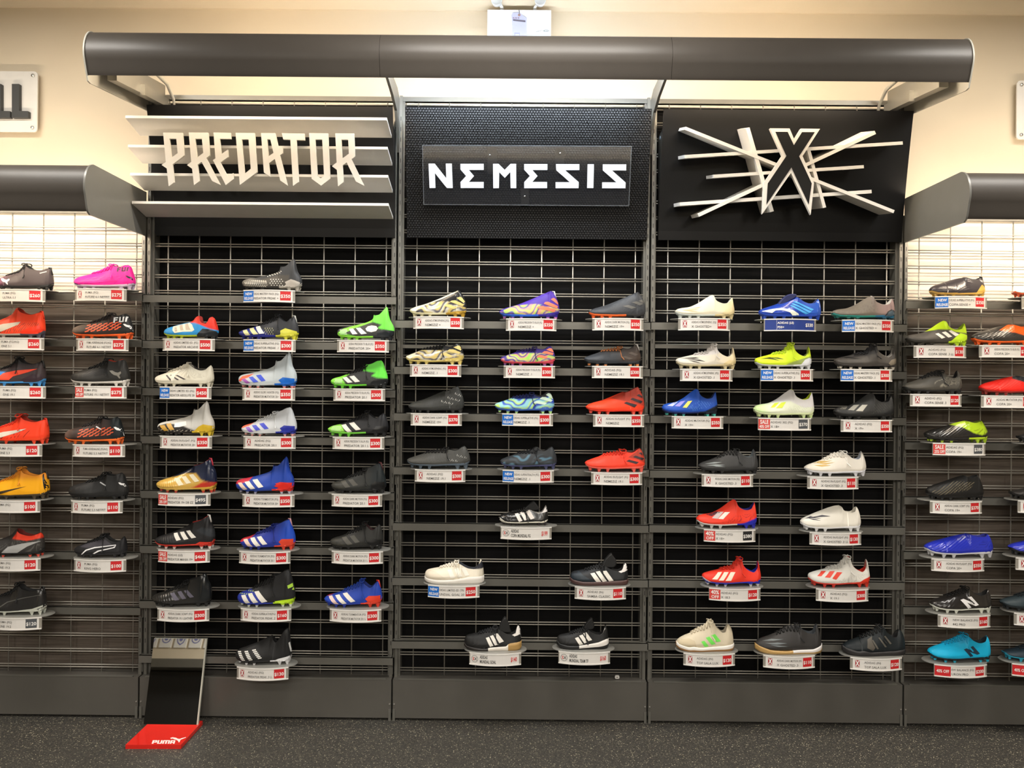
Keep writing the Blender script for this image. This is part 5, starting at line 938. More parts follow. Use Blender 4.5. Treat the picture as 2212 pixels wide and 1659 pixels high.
# ---------------------------------------------------------------- racks
PZ0 = 0.669 + CAMZ                      # height of one pair of wires
def zpx(py, px, Y): return at(px, py, Y)[1]
RAILS = {'L': (320, [635.7, 735, 837, 941, 1059, 1178, 1297, 1415]), 'C': (860, [691, 791, 891.6, 1008, 1129, 1247, 1384]),
         'R': (1400, [695, 797, 896.5, 1015, 1133, 1252, 1387]), 'W': (1950, [649, 751, 853, 954, 1072.5, 1191, 1310, 1413]), 'M': (310, [633, 733, 835, 954, 1074, 1193, 1312])}
WH = {}
def wire_h(x0, x1):
    key = round(x1 - x0, 3)
    if key not in WH:
        h = (x1 - x0) / 2
        mb = MB(); mb.tube([(-h, 0, 0), (h, 0, 0)], .0031, 6); WH[key] = mb.mesh('horizontal_wire', True)
    return WH[key]
def rack(bay, X0, X1, top, label, backmat, name='wall_rack'):
    root = empty(name, ((X0 + X1) / 2, D, 0), label, 'display rack', 'wall racks for boots')
    cx = (X0 + X1) / 2; hw = (X1 - X0) / 2
    g = .0055
    # uprights: a main flange and a recessed inner channel with slots
    for s in (-1, 1):
        mb = MB()
        a, b = s * (hw - g), s * (hw - g - .0145)
        mb.box(min(a, b), max(a, b), -.028, .05, .02, top)
        a, b = s * (hw - g - .0145), s * (hw - g - .0245)
        mb.box(min(a, b), max(a, b), -.008, .05, .02, top)
        mb.build('upright', STEEL, root)
        mb = MB()
        z = .35
        while z < top - .1:
            x = s * (hw - g - .0072)
            mb.box(x - .0016, x + .0016, -.0288, -.0279, z, z + .02); z += .0508
        tag(mb.build('upright_slot', mat('2a2826', .7), root), kind='stuff')
    zj = 2.035 if backmat is WOOD else top - .02
    MB().box(-hw + .012, hw - .012, .052, .062, .19, zj).build('back_panel', backmat, root)
    if backmat is WOOD:
        MB().box(-hw + .012, hw - .012, .052, .062, zj + .002, top - .02).build('upper_panel', CREAM, root)
    MB().box(-hw + .02, hw - .02, -.012, .012, top - .022, top).build('top_rail', STEEL, root)
    # wires: upright ones behind, level pairs in front
    vm = MB(); vm.tube([(0, 0, .19), (0, 0, top - .02)], .0031, 6); vme = vm.mesh('vertical_wire', True)
    for k in range(8):
        link('vertical_wire', vme, WIRE, root, (-hw + .092 + .1524 * k, .0062, 0))
    hme = wire_h(-hw + .026, hw - .026)
    k0 = math.ceil((.215 - PZ0) / .0762); z = PZ0 + k0 * .0762
    while z < top - .03:
        for dz in (0, -.0122):
            link('horizontal_wire', hme, WIRE, root, (0, 0, z + dz))
        z += .0762
    # kick panel
    bp = MB(); bp.box(-hw + .004, hw - .004, -.062, -.056, .012, .196).box(-hw + .004, hw - .004, -.056, .045, .188, .196)
    bpo = bp.build('base_panel', BASEM, root)
    MB().box(-hw + .03, hw - .03, -.0635, -.05, .196, .2).build('base_lip', STEEL, root)
    for s in (-1, 1):
        MB().box(s * (hw - .010) - .006, s * (hw - .010) + .006, -.066, -.062, 0, .055).build('base_foot', STEEL, root)
        sc = MB(); sc.lathe_y(s * (hw - .011), .079, [(-.0622, .0042), (-.0655, .0035), (-.066, .001)], 8)
        sc.build('screw', mat('d8d4cc', .25, .8), bpo)
    # shelf rails
    px, ys = RAILS[bay]
    for y in ys:
        z1 = zpx(y, px, Y_RAIL) - 0.0
        z0 = z1 - .0375
        yf = Y_RAIL - D
        mb = MB(); mb.box(-hw - .002, hw + .002, yf, yf + .003, z0, z1).box(-hw - .002, hw + .002, yf, yf + .018, z1 - .003, z1)
        ro = mb.build('shelf_rail', STEEL, root)
        for s in (-1, 1):
            x = s * (hw - .003)
            P = [(yf + .002, z1), (yf + .002, z0), (yf + .012, z0 - .004), (yf + .02, z0 - .016), (yf + .022, z0 - .052), (yf + .036, z0 - .052), (yf + .036, z1)]
            MB().prism_x([P], x - .0018, x + .0018).build('rail_bracket', STEEL, ro)
    return root
XB = [-3.012, -1.790, -0.5735, 0.652, 1.8765, 3.099]
TOPH = 3.012
rack('L', XB[1], XB[2], TOPH, 'tall black-backed wire rack carrying the slatted sign', EBONY)
rack('C', XB[2], XB[3], TOPH, 'tall black-backed wire rack carrying the dotted sign', EBONY)
rk = rack('R', XB[3], XB[4], TOPH, 'tall black-backed wire rack carrying the starburst sign', EBONY)
LOWTOP = 2.455
rack('M', XB[0], XB[1], LOWTOP, 'lower wood-backed wire rack beside the slatted sign rack', WOOD)
rack('W', XB[4], XB[5], LOWTOP, 'lower wood-backed wire rack beside the starburst sign rack', WOOD)
for bay, i in (('C', 2), ('R', 3)):         # a second cross bar behind the wires
    x0, x1 = XB[i] + .03, XB[i + 1] - .03
    _, z = at(1130 if i == 2 else 1670, 751, D)
    o = MB().box(x0, x1, D - .016, D - .006, z - .0085, z + .0085).build('cross_bar', STEEL)
    r = [q for q in C.collection.objects if q.name.startswith('wall_rack') and abs(q.location.x - (x0 + x1) / 2) < .01][0]
    o.parent = r; o.matrix_parent_inverse = Matrix.Translation(-Vector(r.location))

# small white clip lying behind the kick panel lip
x, z = at(1333, 1465, D - .03)
t = empty('plastic_clip', (x, D - .03, .2), 'small white plastic clip on the kick panel lip', 'clip')
MB().prism_y([rrect(-.011, .011, 0, .016, .006), [(q[0] * .35, .005 + q[1] * .3) for q in rrect(-.011, .011, 0, .016, .005)]], -.004, .004).build('clip_body', mat('d9d6cf', .4), t)

# ---------------------------------------------------------------- canopies
def valance(yf, zt, zb):
    h = zt - zb
    o = [(yf + .115, zt - .030), (yf + .090, zt - .008), (yf + .068, zt), (yf + .046, zt - .006), (yf + .028, zt - .020), (yf + .014, zt - .040), (yf + .005, zt - .064), (yf + .0005, zt - .088), (yf, zt - .105), (yf + .003, zt - .125), (yf + .010, zt - .145), (yf + .022, zb + .012), (yf + .028, zb)]
    return soft(o)
def soft(o):                      # round the profile by cutting its corners twice
    for _ in range(2):
        q = [o[0]]
        for a, b in zip(o, o[1:]): q += [(a[0] * .75 + b[0] * .25, a[1] * .75 + b[1] * .25), (a[0] * .25 + b[0] * .75, a[1] * .25 + b[1] * .75)]
        o = q + [o[-1]]
    return o
def inset(o, t):
    """the profile moved inwards (to the back and down along its top)"""
    n = len(o); r = []
    for i in range(n):
        a, b = o[max(i - 1, 0)], o[min(i + 1, n - 1)]
        dy, dz = b[0] - a[0], b[1] - a[1]; l = math.hypot(dy, dz) or 1
        r.append((o[i][0] - dz / l * t, o[i][1] + dy / l * t))
    return r
def sheet(o, t=.003):
    return o + list(reversed(inset(o, t)))
def sweep_x(mb, sec, x0, x1):
    n = len(sec)
    V = [(x, y, z) for x in (x0, x1) for y, z in sec]
    tri = tessellate_polygon([[Vector((y, z, 0)) for y, z in sec]])
    F = [(j, (j + 1) % n, n + (j + 1) % n, n + j) for j in range(n)] + [tuple(t) for t in tri] + [tuple(a + n for a in reversed(t)) for t in tri]
    return mb.add(V, F)
def edge_smooth(o):
    me = o.data
    me.polygons.foreach_set('use_smooth', [len(p.vertices) == 4 for p in me.polygons])
    try: me.set_sharp_from_angle(angle=R(35))
    except Exception: pass
YV = 3.165
_, ZT = at(1106, 79, YV + .07); _, ZBt = at(1106, 170, YV + .028)
sec = valance(YV, ZT, ZBt)
CREST = max(range(len(sec)), key=lambda i: sec[i][1])
cn = empty('canopy', (.043, D, ZT), 'long dark grey rounded light canopy over all three sign racks', 'canopy', 'light canopies over the racks')
CW = empty  # keep name short
def child_at(o, root):
    o.parent = root; o.matrix_parent_inverse = Matrix.Translation(-Vector(root.location)); return o
seams = [XB[1] + .004, at(819, 130, YV)[0], at(1453, 130, YV)[0], XB[4] - .004]
for i in range(3):
    mb = MB(); sweep_x(mb, sheet(sec), seams[i] + (.0009 if i else 0), seams[i + 1] - (.0009 if i < 2 else 0))
    o = child_at(mb.build('valance_section', DARKGREY), cn); edge_smooth(o)
    if i:
        mb = MB(); sweep_x(mb, inset(sec, .0045) + list(reversed(inset(sec, .0075))), seams[i] - .03, seams[i] + .03)
        child_at(mb.build('joint_strip', DARKGREY), cn)  # hidden strip, added to stop lamp light leaking through the seam
OFFW = mat('b9b6ab', .5, 0, 'off_white_metal')
def arm_profile(zt, zb):
    return [(YV + .060, zt - .012), (YV + .03, zb + .02), (YV + .035, zb - .02), (YV + .06, zb - .022), (D - .03, ZT - .175), (D - .03, ZT - .075)]
for x in (XB[1] + .002, XB[4] - .002):
    P = [q for q in inset(sec, -.004)[CREST:]] + [(YV + .030, ZBt - .022), (YV + .05, ZBt - .026), (D - .02, ZBt + .038), (D - .02, ZBt + .13), (D - .35, ZT - .004)]
    o = child_at(MB().prism_x([P], x - .003, x + .003).build('end_plate', OFFW), cn)
    s = 1 if x < 0 else -1
    MB2 = MB(); MB2.prism_x([[(YV + .12, ZBt + .015), (D - .01, ZBt + .075), (D - .01, ZBt + .17), (YV + .12, ZBt + .11)]], x + s * .055 - .02, x + s * .055 + .02)
    MB2.prism_x([[(D - .26, ZBt + .03), (D - .02, ZBt + .06), (D - .02, ZBt + .10), (D - .26, ZBt + .08)]], x + s * .085 - .012, x + s * .085 + .012)
    child_at(MB2.build('lamp_bracket', mat('8f8d86', .35, .5), ), cn)
    MB3 = MB(); MB3.tube([(x + s * .10, YV + .3, ZBt + .16), (x + s * .105, D - .2, ZBt + .165), (x + s * .115, D - .08, ZBt + .15), (x + s * .12, D - .02, ZBt + .10), (x + s * .12, D + .0, ZBt + .03)], .008, 8)
    child_at(MB3.build('conduit', mat('cfccc2', .35, .6), smooth=True), cn)
for x in (XB[2], XB[3]):
    P = [(YV + .08, ZT - .055), (YV + .08, ZT - .10), (D - .22, ZBt + .055), (D - .11, ZBt + .022), (D - .06, ZBt - .045), (D - .022, ZBt - .15), (D - .006, ZBt - .15), (D - .006, ZBt + .10), (D - .10, ZBt + .135)]
    child_at(MB().prism_x([P], x - .006, x + .006).build('bracket_arm', STEEL), cn)
def lamp(x0, x1, y, z, h, st, root, bk, up, nm='fluorescent_tube'):
    mb = MB(); mb.tube([(x0, y, z), (x1, y, z)], .013, 10)
    child_at(mb.build(nm, emit(h, st), smooth=True), root)
    mb = MB(); mb.box(x0 - .02, x1 + .02, y - .045, y + .02, z + .034, z + .06)
    child_at(mb.build('lamp_batten', OFFW), root)
    mb = MB(); mb.prism_x([[(y - .06, z - .012), (y - .05, z + .02), (y - .02, z + .032), (y + bk * .6, z + .032), (y + bk, z + up), (y + bk, z + up + .002), (y + bk * .6, z + .034), (y - .021, z + .034), (y - .052, z + .022), (y - .062, z - .012)]], x0 - .03, x1 + .03)
    child_at(mb.build('reflector', OFFW), root)  # unseen shield, added beside the tube to shape where its light falls
ZL = ZBt + .115; YL = YV + .155
lamp(XB[1] + .16, XB[2] - .03, YL, ZL, 'ffe9cc', TUBE_WARM, cn, .012, .032)
lamp(XB[2] + .04, XB[3] - .04, YL, ZL, 'e2f0ff', TUBE_COOL, cn, .012, .032)
lamp(XB[3] + .03, XB[4] - .16, YL, ZL, 'ffe9cc', TUBE_WARM, cn, .012, .032)
# the two lower canopies
YV2 = 3.19
_, ZT2 = at(100, 357, YV2 + .07); _, ZB2 = at(100, 456, YV2 + .028)
sec2 = valance(YV2, ZT2, ZB2)
for (x0, x1, xe, lab) in ((-3.6, XB[1] - .006, XB[1] - .004, 'dark grey rounded canopy over the wood-backed rack by the slats'), (XB[4] + .006, 3.7, XB[4] + .004, 'dark grey rounded canopy over the wood-backed rack by the starburst')):
    c2 = empty('canopy', ((x0 + x1) / 2, D, ZT2), lab, 'canopy', 'light canopies over the racks')
    mb = MB(); sweep_x(mb, sheet(sec2), x0, x1)
    edge_smooth(child_at(mb.build('valance_section', DARKGREY), c2))
    P = [q for q in inset(sec2, -.004)[CREST:]] + [(YV2 + .04, ZB2 - .012), (D - .03, ZB2 - .006), (D - .03, ZT2 + .002)]
    child_at(MB().prism_x([P], xe - .004, xe + .004).build('end_plate', PLATEGREY), c2)
    xa, xb = (x0 + .62, x1 - .07) if xe < 0 else (x0 + .07, x1 - .62)
    lamp(xa, xb, YV2 + .155, ZB2 + .10, 'ffecd4', TUBE_LOW, c2, .012, .032)

# ---------------------------------------------------------------- signs
def lean(z):                      # depth of the sign panels: top leans out over the shoes, curving back to the grid
    t = min(1, max(0, (z - (CAMZ + .70)) / .66))
    return 3.715 - .115 * t ** 1.25
ZP1, ZP0 = at(580, 226, 3.60)[1], at(580, 511, 3.715)[1]
def panel(name, X0, X1, m, root, ret=True):
    mb = MB(); n = 14; zs = [ZP0 + (ZP1 - ZP0) * k / n for k in range(n + 1)]
    V = []; F = []
    for z in zs:
        y = lean(z); V += [(X0, y, z), (X1, y, z), (X1, y + .003, z), (X0, y + .003, z)]
    for k in range(n):
        for j in range(4): F.append((4 * k + j, 4 * k + (j + 1) % 4, 4 * k + 4 + (j + 1) % 4, 4 * k + 4 + j))
    F += [(0, 1, 2, 3), (4 * n + 3, 4 * n + 2, 4 * n + 1, 4 * n)]
    mb.add(V, F)
    o = child_at(mb.build(name, m), root)
    if ret:
        for x, s in ((X0, 1), (X1, -1)):
            Q = [(lean(z) + .003, z) for z in zs[:-2]] + [(D - .008, zs[-3] - .01), (D - .008, ZP0)]
            child_at(MB().prism_x([Q], min(x, x + s * .003), max(x, x + s * .003)).build('side_return', m, ), root)
    return o
SATIN = mat('0a0a0b', .36, 0, 'satin_black_sheet', spec=.28)
def on_plane(px, py, yf):
    z = CAMZ + 1.0
    for _ in range(6): X, z = at(px, py, yf(z))
    return X, yf(z), z
def letters(root, name, polys, q, yf, th, m):
    """each polygon set [(outer, hole...)] in crop pixels q=(ox, oy, scale) becomes one solid letter"""
    for loops in polys:
        flat = [[on_plane(q[0] + p[0] / q[2], q[1] + p[1] / q[2], yf) for p in l] for l in loops]
        L2 = [[(p[0], p[2]) for p in l] for l in flat]
        lut = {(p[0], p[2]): p[1] for l in flat for p in l}
        mb = MB(); mb.prism(L2, lambda p: (p[0], lut[p], p[1]), lambda p: (p[0], lut[p] + th, p[1]))
        child_at(mb.build(name, m), root)
# slatted sign
sg = empty('slatted_sign', (XB[1] + .62, 3.66, ZP0), 'black panel with four white slats and angular white lettering', 'sign', 'brand signs over the racks')
panel('backing_panel', XB[1] + .047, XB[2] - .010, SATIN, sg)
SL = [((281.6, 248), (832, 255.5), (314, 292), (843, 299)), ((289, 312.5), (836, 317), (321, 353), (845.5, 358)), ((296, 373.5), (838, 378), (325.5, 412), (847.5, 416)), ((302, 434), (839, 439.5), (333, 469), (849.5, 473))]
for fl, fr, bl, br in SL:
    zb_ = at((bl[0] + br[0]) / 2, (bl[1] + br[1]) / 2, 3.66)[1]
    yb = lean(zb_) - .001; yf = yb - .140
    a, b = at(fl[0], fl[1], yf), at(fr[0], fr[1], yf); c, d = at(bl[0], bl[1], yb), at(br[0], br[1], yb)
    xl, xr = (a[0] + c[0]) / 2, (b[0] + d[0]) / 2; zf, zk = (a[1] + b[1]) / 2, (c[1] + d[1]) / 2
    mb = MB(); th = .012
    mb.prism_x([[(yf, zf), (yf, zf - th), (yb, zk), (yb, zk + th)]], XB[1] + .006, XB[2] - .018)
    child_at(mb.build('slat', WHITEM), sg)
PQ = (340, 270, 9.217); PQ2 = (560, 270, 9.217)
P1 = [[[(115, 150), (500, 155), (535, 605), (300, 785), (335, 1140), (225, 1220), (185, 865), (82, 795), (165, 735), (135, 400)], [(240, 270), (375, 270), (403, 560), (280, 650)]],
      [[(623, 148), (1010, 152), (1042, 605), (972, 660), (1000, 710), (1252, 1190), (1090, 1115), (880, 735), (800, 788), (838, 1115), (728, 1198), (690, 870), (590, 797), (672, 735)], [(750, 272), (885, 272), (912, 555), (790, 648)]],
      [[(1116, 150), (1458, 155), (1468, 275), (1240, 272), (1272, 580), (1400, 490), (1412, 635), (1252, 745), (1400, 1025), (1510, 955), (1518, 1075), (1360, 1195), (1105, 700), (1155, 665)]],
      [[(1556, 155), (1938, 160), (1988, 935), (1640, 1195)], [(1680, 285), (1815, 285), (1858, 870), (1738, 970)]]]
P2 = [[[(35, 160), (320, 162), (388, 475), (465, 435), (470, 560), (412, 600), (565, 1205), (418, 1105), (312, 675), (190, 760), (218, 1028), (92, 945)], [(158, 285), (220, 285), (282, 555), (185, 625)]],
      [[(447, 162), (900, 170), (908, 300), (742, 297), (785, 1130), (672, 1212), (618, 292), (478, 285)]],
      [[(992, 160), (1370, 165), (1413, 1065), (1232, 1208), (1042, 1070)], [(1115, 287), (1252, 287), (1290, 1015), (1225, 1062), (1160, 1015)]],
      [[(1513, 165), (1888, 168), (1908, 625), (1838, 680), (2092, 1212), (1925, 1125), (1740, 745), (1660, 800), (1678, 1135), (1568, 1220), (1545, 890), (1448, 818), (1540, 745)], [(1635, 290), (1770, 290), (1785, 570), (1655, 665)]]]
yfront = lambda z: lean(z) - .152
CREAMW = mat('e9e4da', .4, 0, 'white_acrylic_letter')
letters(sg, 'letter', P1, PQ, yfront, .010, CREAMW); letters(sg, 'letter', P2, PQ2, yfront, .010, CREAMW)
# dotted sign
sg = empty('dotted_sign', (.04, 3.66, ZP0), 'black dimpled panel with white lettering on a clear plate', 'sign', 'brand signs over the racks')
def dimple_mat():
    m = bpy.data.materials.new('dimpled_rubber'); m.use_nodes = True; nt = m.node_tree; p = nt.nodes['Principled BSDF']
    p.inputs['Base Color'].default_value = (*hexl('131416'), 1); p.inputs['Roughness'].default_value = .40; p.inputs['Specular IOR Level'].default_value = .4
    return m
def dimples(X0, X1, root):
    """hexagonal rows of low raised buttons, far too small to pick apart: one part of many"""
    dx = .0134; dz = .0106; V = []; F = []
    nz = int((ZP1 - ZP0) / dz); nx = int((X1 - X0) / dx)
    n = 6
    for j in range(nz):
        z = ZP0 + (j + .5) * dz; y0 = lean(z)
        for i in range(nx):
            x = X0 + (i + .5 + .5 * (j % 2)) * dx
            if x > X1 - .006: continue
            k = len(V)
            for r, dy in ((.0056, 0), (.0040, -.0036)):
                V += [(x + r * math.cos(math.pi / 3 * q + .52), y0 + dy, z + r * .86 * math.sin(math.pi / 3 * q + .52)) for q in range(n)]
            F += [(k + q, k + (q + 1) % n, k + n + (q + 1) % n, k + n + q) for q in range(n)] + [tuple(k + n + q for q in range(n))]
    o = child_at(link('dimple', mesh('dimple', V, F), DIMPLE), root); o['kind'] = 'stuff'
DIMPLE = dimple_mat()
XD0, XD1 = -.526, .634
panel('dimpled_panel', XD0, XD1, mat('08080a', .5, 0, 'black_rubber', spec=.25), sg); dimples(XD0, XD1, sg)
NQ = (900, 300, 4.608)
yplate = lambda z: lean(z) - .035
def glass_mat():
    m = bpy.data.materials.new('clear_acrylic'); m.use_nodes = True; nt = m.node_tree; nt.nodes.clear()
    o = nt.nodes.new('ShaderNodeOutputMaterial'); t = nt.nodes.new('ShaderNodeBsdfTransparent'); g = nt.nodes.new('ShaderNodeBsdfGlossy'); g.inputs['Roughness'].default_value = .03
    d = nt.nodes.new('ShaderNodeBsdfDiffuse'); d.inputs[0].default_value = (*hexl('c8c8d0'), 1)
    m1 = nt.nodes.new('ShaderNodeMixShader'); m1.inputs[0].default_value = .022
    t.inputs[0].default_value = (.93, .94, .95, 1)
    nt.links.new(t.outputs[0], m1.inputs[1]); nt.links.new(d.outputs[0], m1.inputs[2])
    fr = nt.nodes.new('ShaderNodeFresnel'); fr.inputs[0].default_value = 1.49
    m2 = nt.nodes.new('ShaderNodeMixShader'); nt.links.new(fr.outputs[0], m2.inputs[0]); nt.links.new(m1.outputs[0], m2.inputs[1]); nt.links.new(g.outputs[0], m2.inputs[2])
    nt.links.new(m2.outputs[0], o.inputs[0]); return m
GLASS = glass_mat()
letters(sg, 'clear_plate', [[[(55, 62), (2142, 72), (2115, 668), (68, 655)]]], NQ, yplate, .006, GLASS)
rim = [[(55, 62), (2142, 72), (2115, 668), (68, 655)], [(60, 68), (2136, 78), (2109, 662), (74, 650)]]
letters(sg, 'plate_edge', [rim], NQ, lambda z: yplate(z) - .0008, .0066, mat('6c7074', .2, 0, 'polished_edge'))
N1 = [[[(118, 246), (180, 246), (294, 390), (290, 246), (350, 246), (360, 489), (300, 489), (182, 340), (188, 489), (128, 489)]],
      [[(436, 248), (667, 248), (668, 309), (520, 309), (572, 369), (520, 428), (668, 428), (668, 489), (438, 489), (436, 430), (492, 369), (436, 304)]],
      [[(760, 248), (815, 248), (876, 308), (935, 248), (991, 248), (992, 491), (935, 491), (932, 330), (877, 388), (822, 330), (820, 491), (762, 491)]],
      [[(1070, 250), (1302, 250), (1302, 310), (1152, 310), (1204, 369), (1152, 428), (1299, 428), (1299, 491), (1070, 491), (1070, 430), (1127, 369), (1070, 306)]],
      [[(1387, 251), (1620, 251), (1620, 311), (1478, 311), (1614, 430), (1612, 491), (1383, 491), (1383, 430), (1524, 430), (1390, 312)]],
      [[(1702, 252), (1765, 252), (1760, 490), (1696, 490)]],
      [[(1853, 253), (2087, 253), (2086, 314), (1945, 314), (2081, 434), (2079, 492), (1846, 492), (1846, 432), (1988, 432), (1853, 313)]]]
letters(sg, 'letter', N1, NQ, lambda z: yplate(z) - .0035, .0025, mat('eef1f6', .4, 0, 'white_vinyl'))
BR = mat('2c2d30', .4, .2, 'black_bracket')
for (a, b, c_, d_) in ((705, 72, 798, 350), (1382, 72, 1468, 350), (1038, 490, 1118, 655)):
    letters(sg, 'bracket', [[[(a, b), (c_, b), (c_, d_), (a, d_)]]], NQ, lambda z: lean(z) - .024, .004, BR)
for (a, b) in ((728, 162), (1427, 144), (1076, 573)):
    X, y, z = on_plane(NQ[0] + a / NQ[2], NQ[1] + b / NQ[2], yplate)
    mb = MB(); mb.lathe_y(X, z, [(y + .03, .0026), (y - .001, .0026), (y - .001, .005), (y - .004, .0045), (y - .006, .002)], 10)
    child_at(mb.build('bolt', mat('d6d6d8', .2, .9), smooth=True), sg)
# starburst sign
sg = empty('starburst_sign', (1.27, 3.66, ZP0), 'black curved panel with white crossing bars and outlined cross letter', 'sign', 'brand signs over the racks')
panel('backing_panel', XB[3] + .037, XB[4] - .014, SATIN, sg)
XQ = (1440, 250, 4.254)
ybar = lambda z: lean(z) - .148
BARS = [((172, 115), (2090, 882), 30), ((165, 376), (2170, 250), 30), ((432, 556), (1812, 468), 29), ((122, 812), (1884, 696), 32), ((292, 915), (1918, 153), 31), ((745, 112), (968, 882), 36), ((1305, 312), (1452, 845), 30)]
for k, (a, b, wd) in enumerate(BARS):
    dx, dy = b[0] - a[0], b[1] - a[1]; n_ = math.hypot(dx, dy); ox_, oy_ = -dy / n_ * wd / 2, dx / n_ * wd / 2
    pts = [(a[0] + ox_, a[1] + oy_), (b[0] + ox_, b[1] + oy_), (b[0] - ox_, b[1] - oy_), (a[0] - ox_, a[1] - oy_)]
    fr_ = [on_plane(XQ[0] + p[0] / XQ[2], XQ[1] + p[1] / XQ[2], lambda z: ybar(z) + .0012 * (k % 4)) for p in pts]
    up_ = lambda z: .033 + .043 * (z - CAMZ - 1.0)      # square to the curved panel
    bk = [(p[0], lean(p[2] + up_(p[2])) - .001, p[2] + up_(p[2])) for p in fr_]
    mb = MB(); mb.add(fr_ + bk, [(0, 1, 2, 3), (7, 6, 5, 4), (0, 4, 5, 1), (1, 5, 6, 2), (2, 6, 7, 3), (3, 7, 4, 0)])
    child_at(mb.build('bar', WHITEM), sg)
XO = [(950, 115), (1130, 115), (1172, 218), (1232, 118), (1410, 118), (1220, 372), (1355, 620), (1325, 905), (1143, 518), (882, 900), (893, 620), (1100, 372)]
XI = [(1003, 147), (1113, 147), (1168, 272), (1245, 150), (1360, 150), (1248, 330), (1222, 372), (1332, 622), (1305, 812), (1150, 478), (918, 808), (932, 625), (1098, 370), (1082, 330)]
XO = [(950, 115), (1130, 117), (1172, 215), (1232, 118), (1410, 120), (1250, 370), (1355, 618), (1325, 908), (1143, 525), (880, 902), (893, 618), (1062, 365)]
letters(sg, 'cross_letter', [[XO]], XQ, lambda z: lean(z) - .172, .016, WHITEM)
XI = [(1000, 147), (1112, 148), (1170, 270), (1245, 150), (1362, 150), (1218, 372), (1334, 622), (1306, 815), (1148, 474), (918, 815), (930, 622), (1102, 368)]
letters(sg, 'cross_inlay', [[XI]], XQ, lambda z: lean(z) - .174, .004, mat('0e0d0d', .55, 0, 'black_vinyl', spec=.3))
X, y, z = on_plane(1425.5, 297, lambda z: lean(z) + .05)
mb = MB(); mb.lathe_y(0, 0, [(0, .009), (-.002, .009), (-.003, .006)], 12)
mb.V = [(XB[3] + .037 - .0002 + p[1], 3.69 + p[0] * .9, z + p[2]) for p in mb.V]
child_at(mb.build('sticker_dot', mat('9fb4c4', .4)), sg)

# ---------------------------------------------------------------- acrylic wall plates on the wall
YS = YW - .035
PL = mat('e2ded6', .18, 0, 'frosted_acrylic', coat=.5)
def wall_plate(pa, pb, lab):
    x0, z1 = at(pa[0], pa[1], YS); x1, z0 = at(pb[0], pb[1], YS)
    r = empty('wall_sign', ((x0 + x1) / 2, YS, (z0 + z1) / 2), lab, 'sign', 'frosted letter plates on the wall')
    child_at(MB().prism_y([rrect(x0, x1, z0, z1, .018)], YS, YS + .008).build('plate', PL), r)
    for x in (x0 + .022, x1 - .022):
        for z in (z0 + .022, z1 - .022):
            mb = MB(); mb.lathe_y(x, z, [(YW, .006), (YS, .006), (YS - .001, .009), (YS - .006, .008), (YS - .008, .004)], 12)
            child_at(mb.build('standoff', mat('e0ded8', .2, .9), smooth=True), r)
    return r, x1, z0, z1
r, x1, z0, z1 = wall_plate((-330, 151), (80, 285.5), 'frosted plate with two dark block letters, cut by the frame')
SQ = (0, 130, 4.045)
for dx in (0, -158):
    poly = [(103 + dx, 207), (165 + dx, 207), (165 + dx, 442), (245 + dx, 445), (245 + dx, 500), (103 + dx, 500)]
    letters(r, 'letter', [[poly]], SQ, lambda z: YS - .022, .022, mat('3a3a38', .5, 0, 'dark_foam_letter'))
wall_plate((2197, 174), (2560, 304), 'frosted blank plate on the wall beyond the starburst')

# ---------------------------------------------------------------- emergency light
YE = YW - .085
x0, z1 = at(1053, 21, YE); x1, z0 = at(1190, 82, YE)
ex = empty('emergency_light', ((x0 + x1) / 2, YE, z0), 'white emergency light box with two lamp heads and a paper tag', 'emergency light')
EW = mat('eef0f0', .45, 0, 'white_enamel')
child_at(MB().box(x0, x1, YE, YW, z0 - .05, z1).build('battery_box', EW), ex)
child_at(MB().box(x0 + .004, x1 - .004, YE - .0015, YE, z0 + .012, z0 + .016).build('seam_strip', mat('b8c4c8', .4)), ex)
for px in (1073, 1167):
    hx, hz = at(px, 2, YE)
    s = 1 if px < 1110 else -1
    nx, nz = at(px + s * 11, 13, YE)
    mb = MB(); mb.tube([(nx, YE + .03, z1), (nx, YE + .03, nz + .004), (hx + s * .01, YE + .02, hz + .01)], .0095, 8)
    child_at(mb.build('lamp_neck', EW, smooth=True), ex)
    mb = MB(); mb.lathe_y(hx, hz, [(YE + .03, .012), (YE + .015, .024), (YE - .012, .0285), (YE - .016, .0275), (YE - .013, .025)], 20)
    h = child_at(mb.build('lamp_head', EW, smooth=True), ex)
    mb = MB(); mb.lathe_y(hx, hz, [(YE - .0161, .0245), (YE - .0168, .016), (YE - .017, .005)], 20)
    o = mb.build('lens', mat('5e574f', .2, 0, 'lamp_lens'), smooth=True); o.parent = h; o.matrix_parent_inverse = Matrix.Translation(-Vector(ex.location))
EQ = (1030, 0, 12.289)
ypt = lambda z: YE - .006
letters(ex, 'paper_tag', [[[(955, 335), (1130, 330), (1200, 400), (1320, 470), (1330, 1010), (960, 1010), (925, 400)], [(q[0], q[1]) for q in [(1125 + 26 * math.cos(a), 395 + 26 * math.sin(a)) for a in np.linspace(0, 5.5, 8)]]]], EQ, ypt, .0012, mat('b9bbd8', .7, 0, 'tag_paper'))
letters(ex, 'tag_eyelet', [[[(1125 + 34 * math.cos(a), 395 + 34 * math.sin(a)) for a in np.linspace(0, 5.7, 12)], [(1125 + 12 * math.cos(a), 395 + 12 * math.sin(a)) for a in np.linspace(0, 5.7, 10)]]], EQ, lambda z: YE - .0068, .002, mat('a87a62', .5))
letters(ex, 'tag_print', [[[(960, 505), (1290, 540), (1292, 590), (960, 552)]]], EQ, lambda z: YE - .0066, .0005, mat('6a6470', .6))
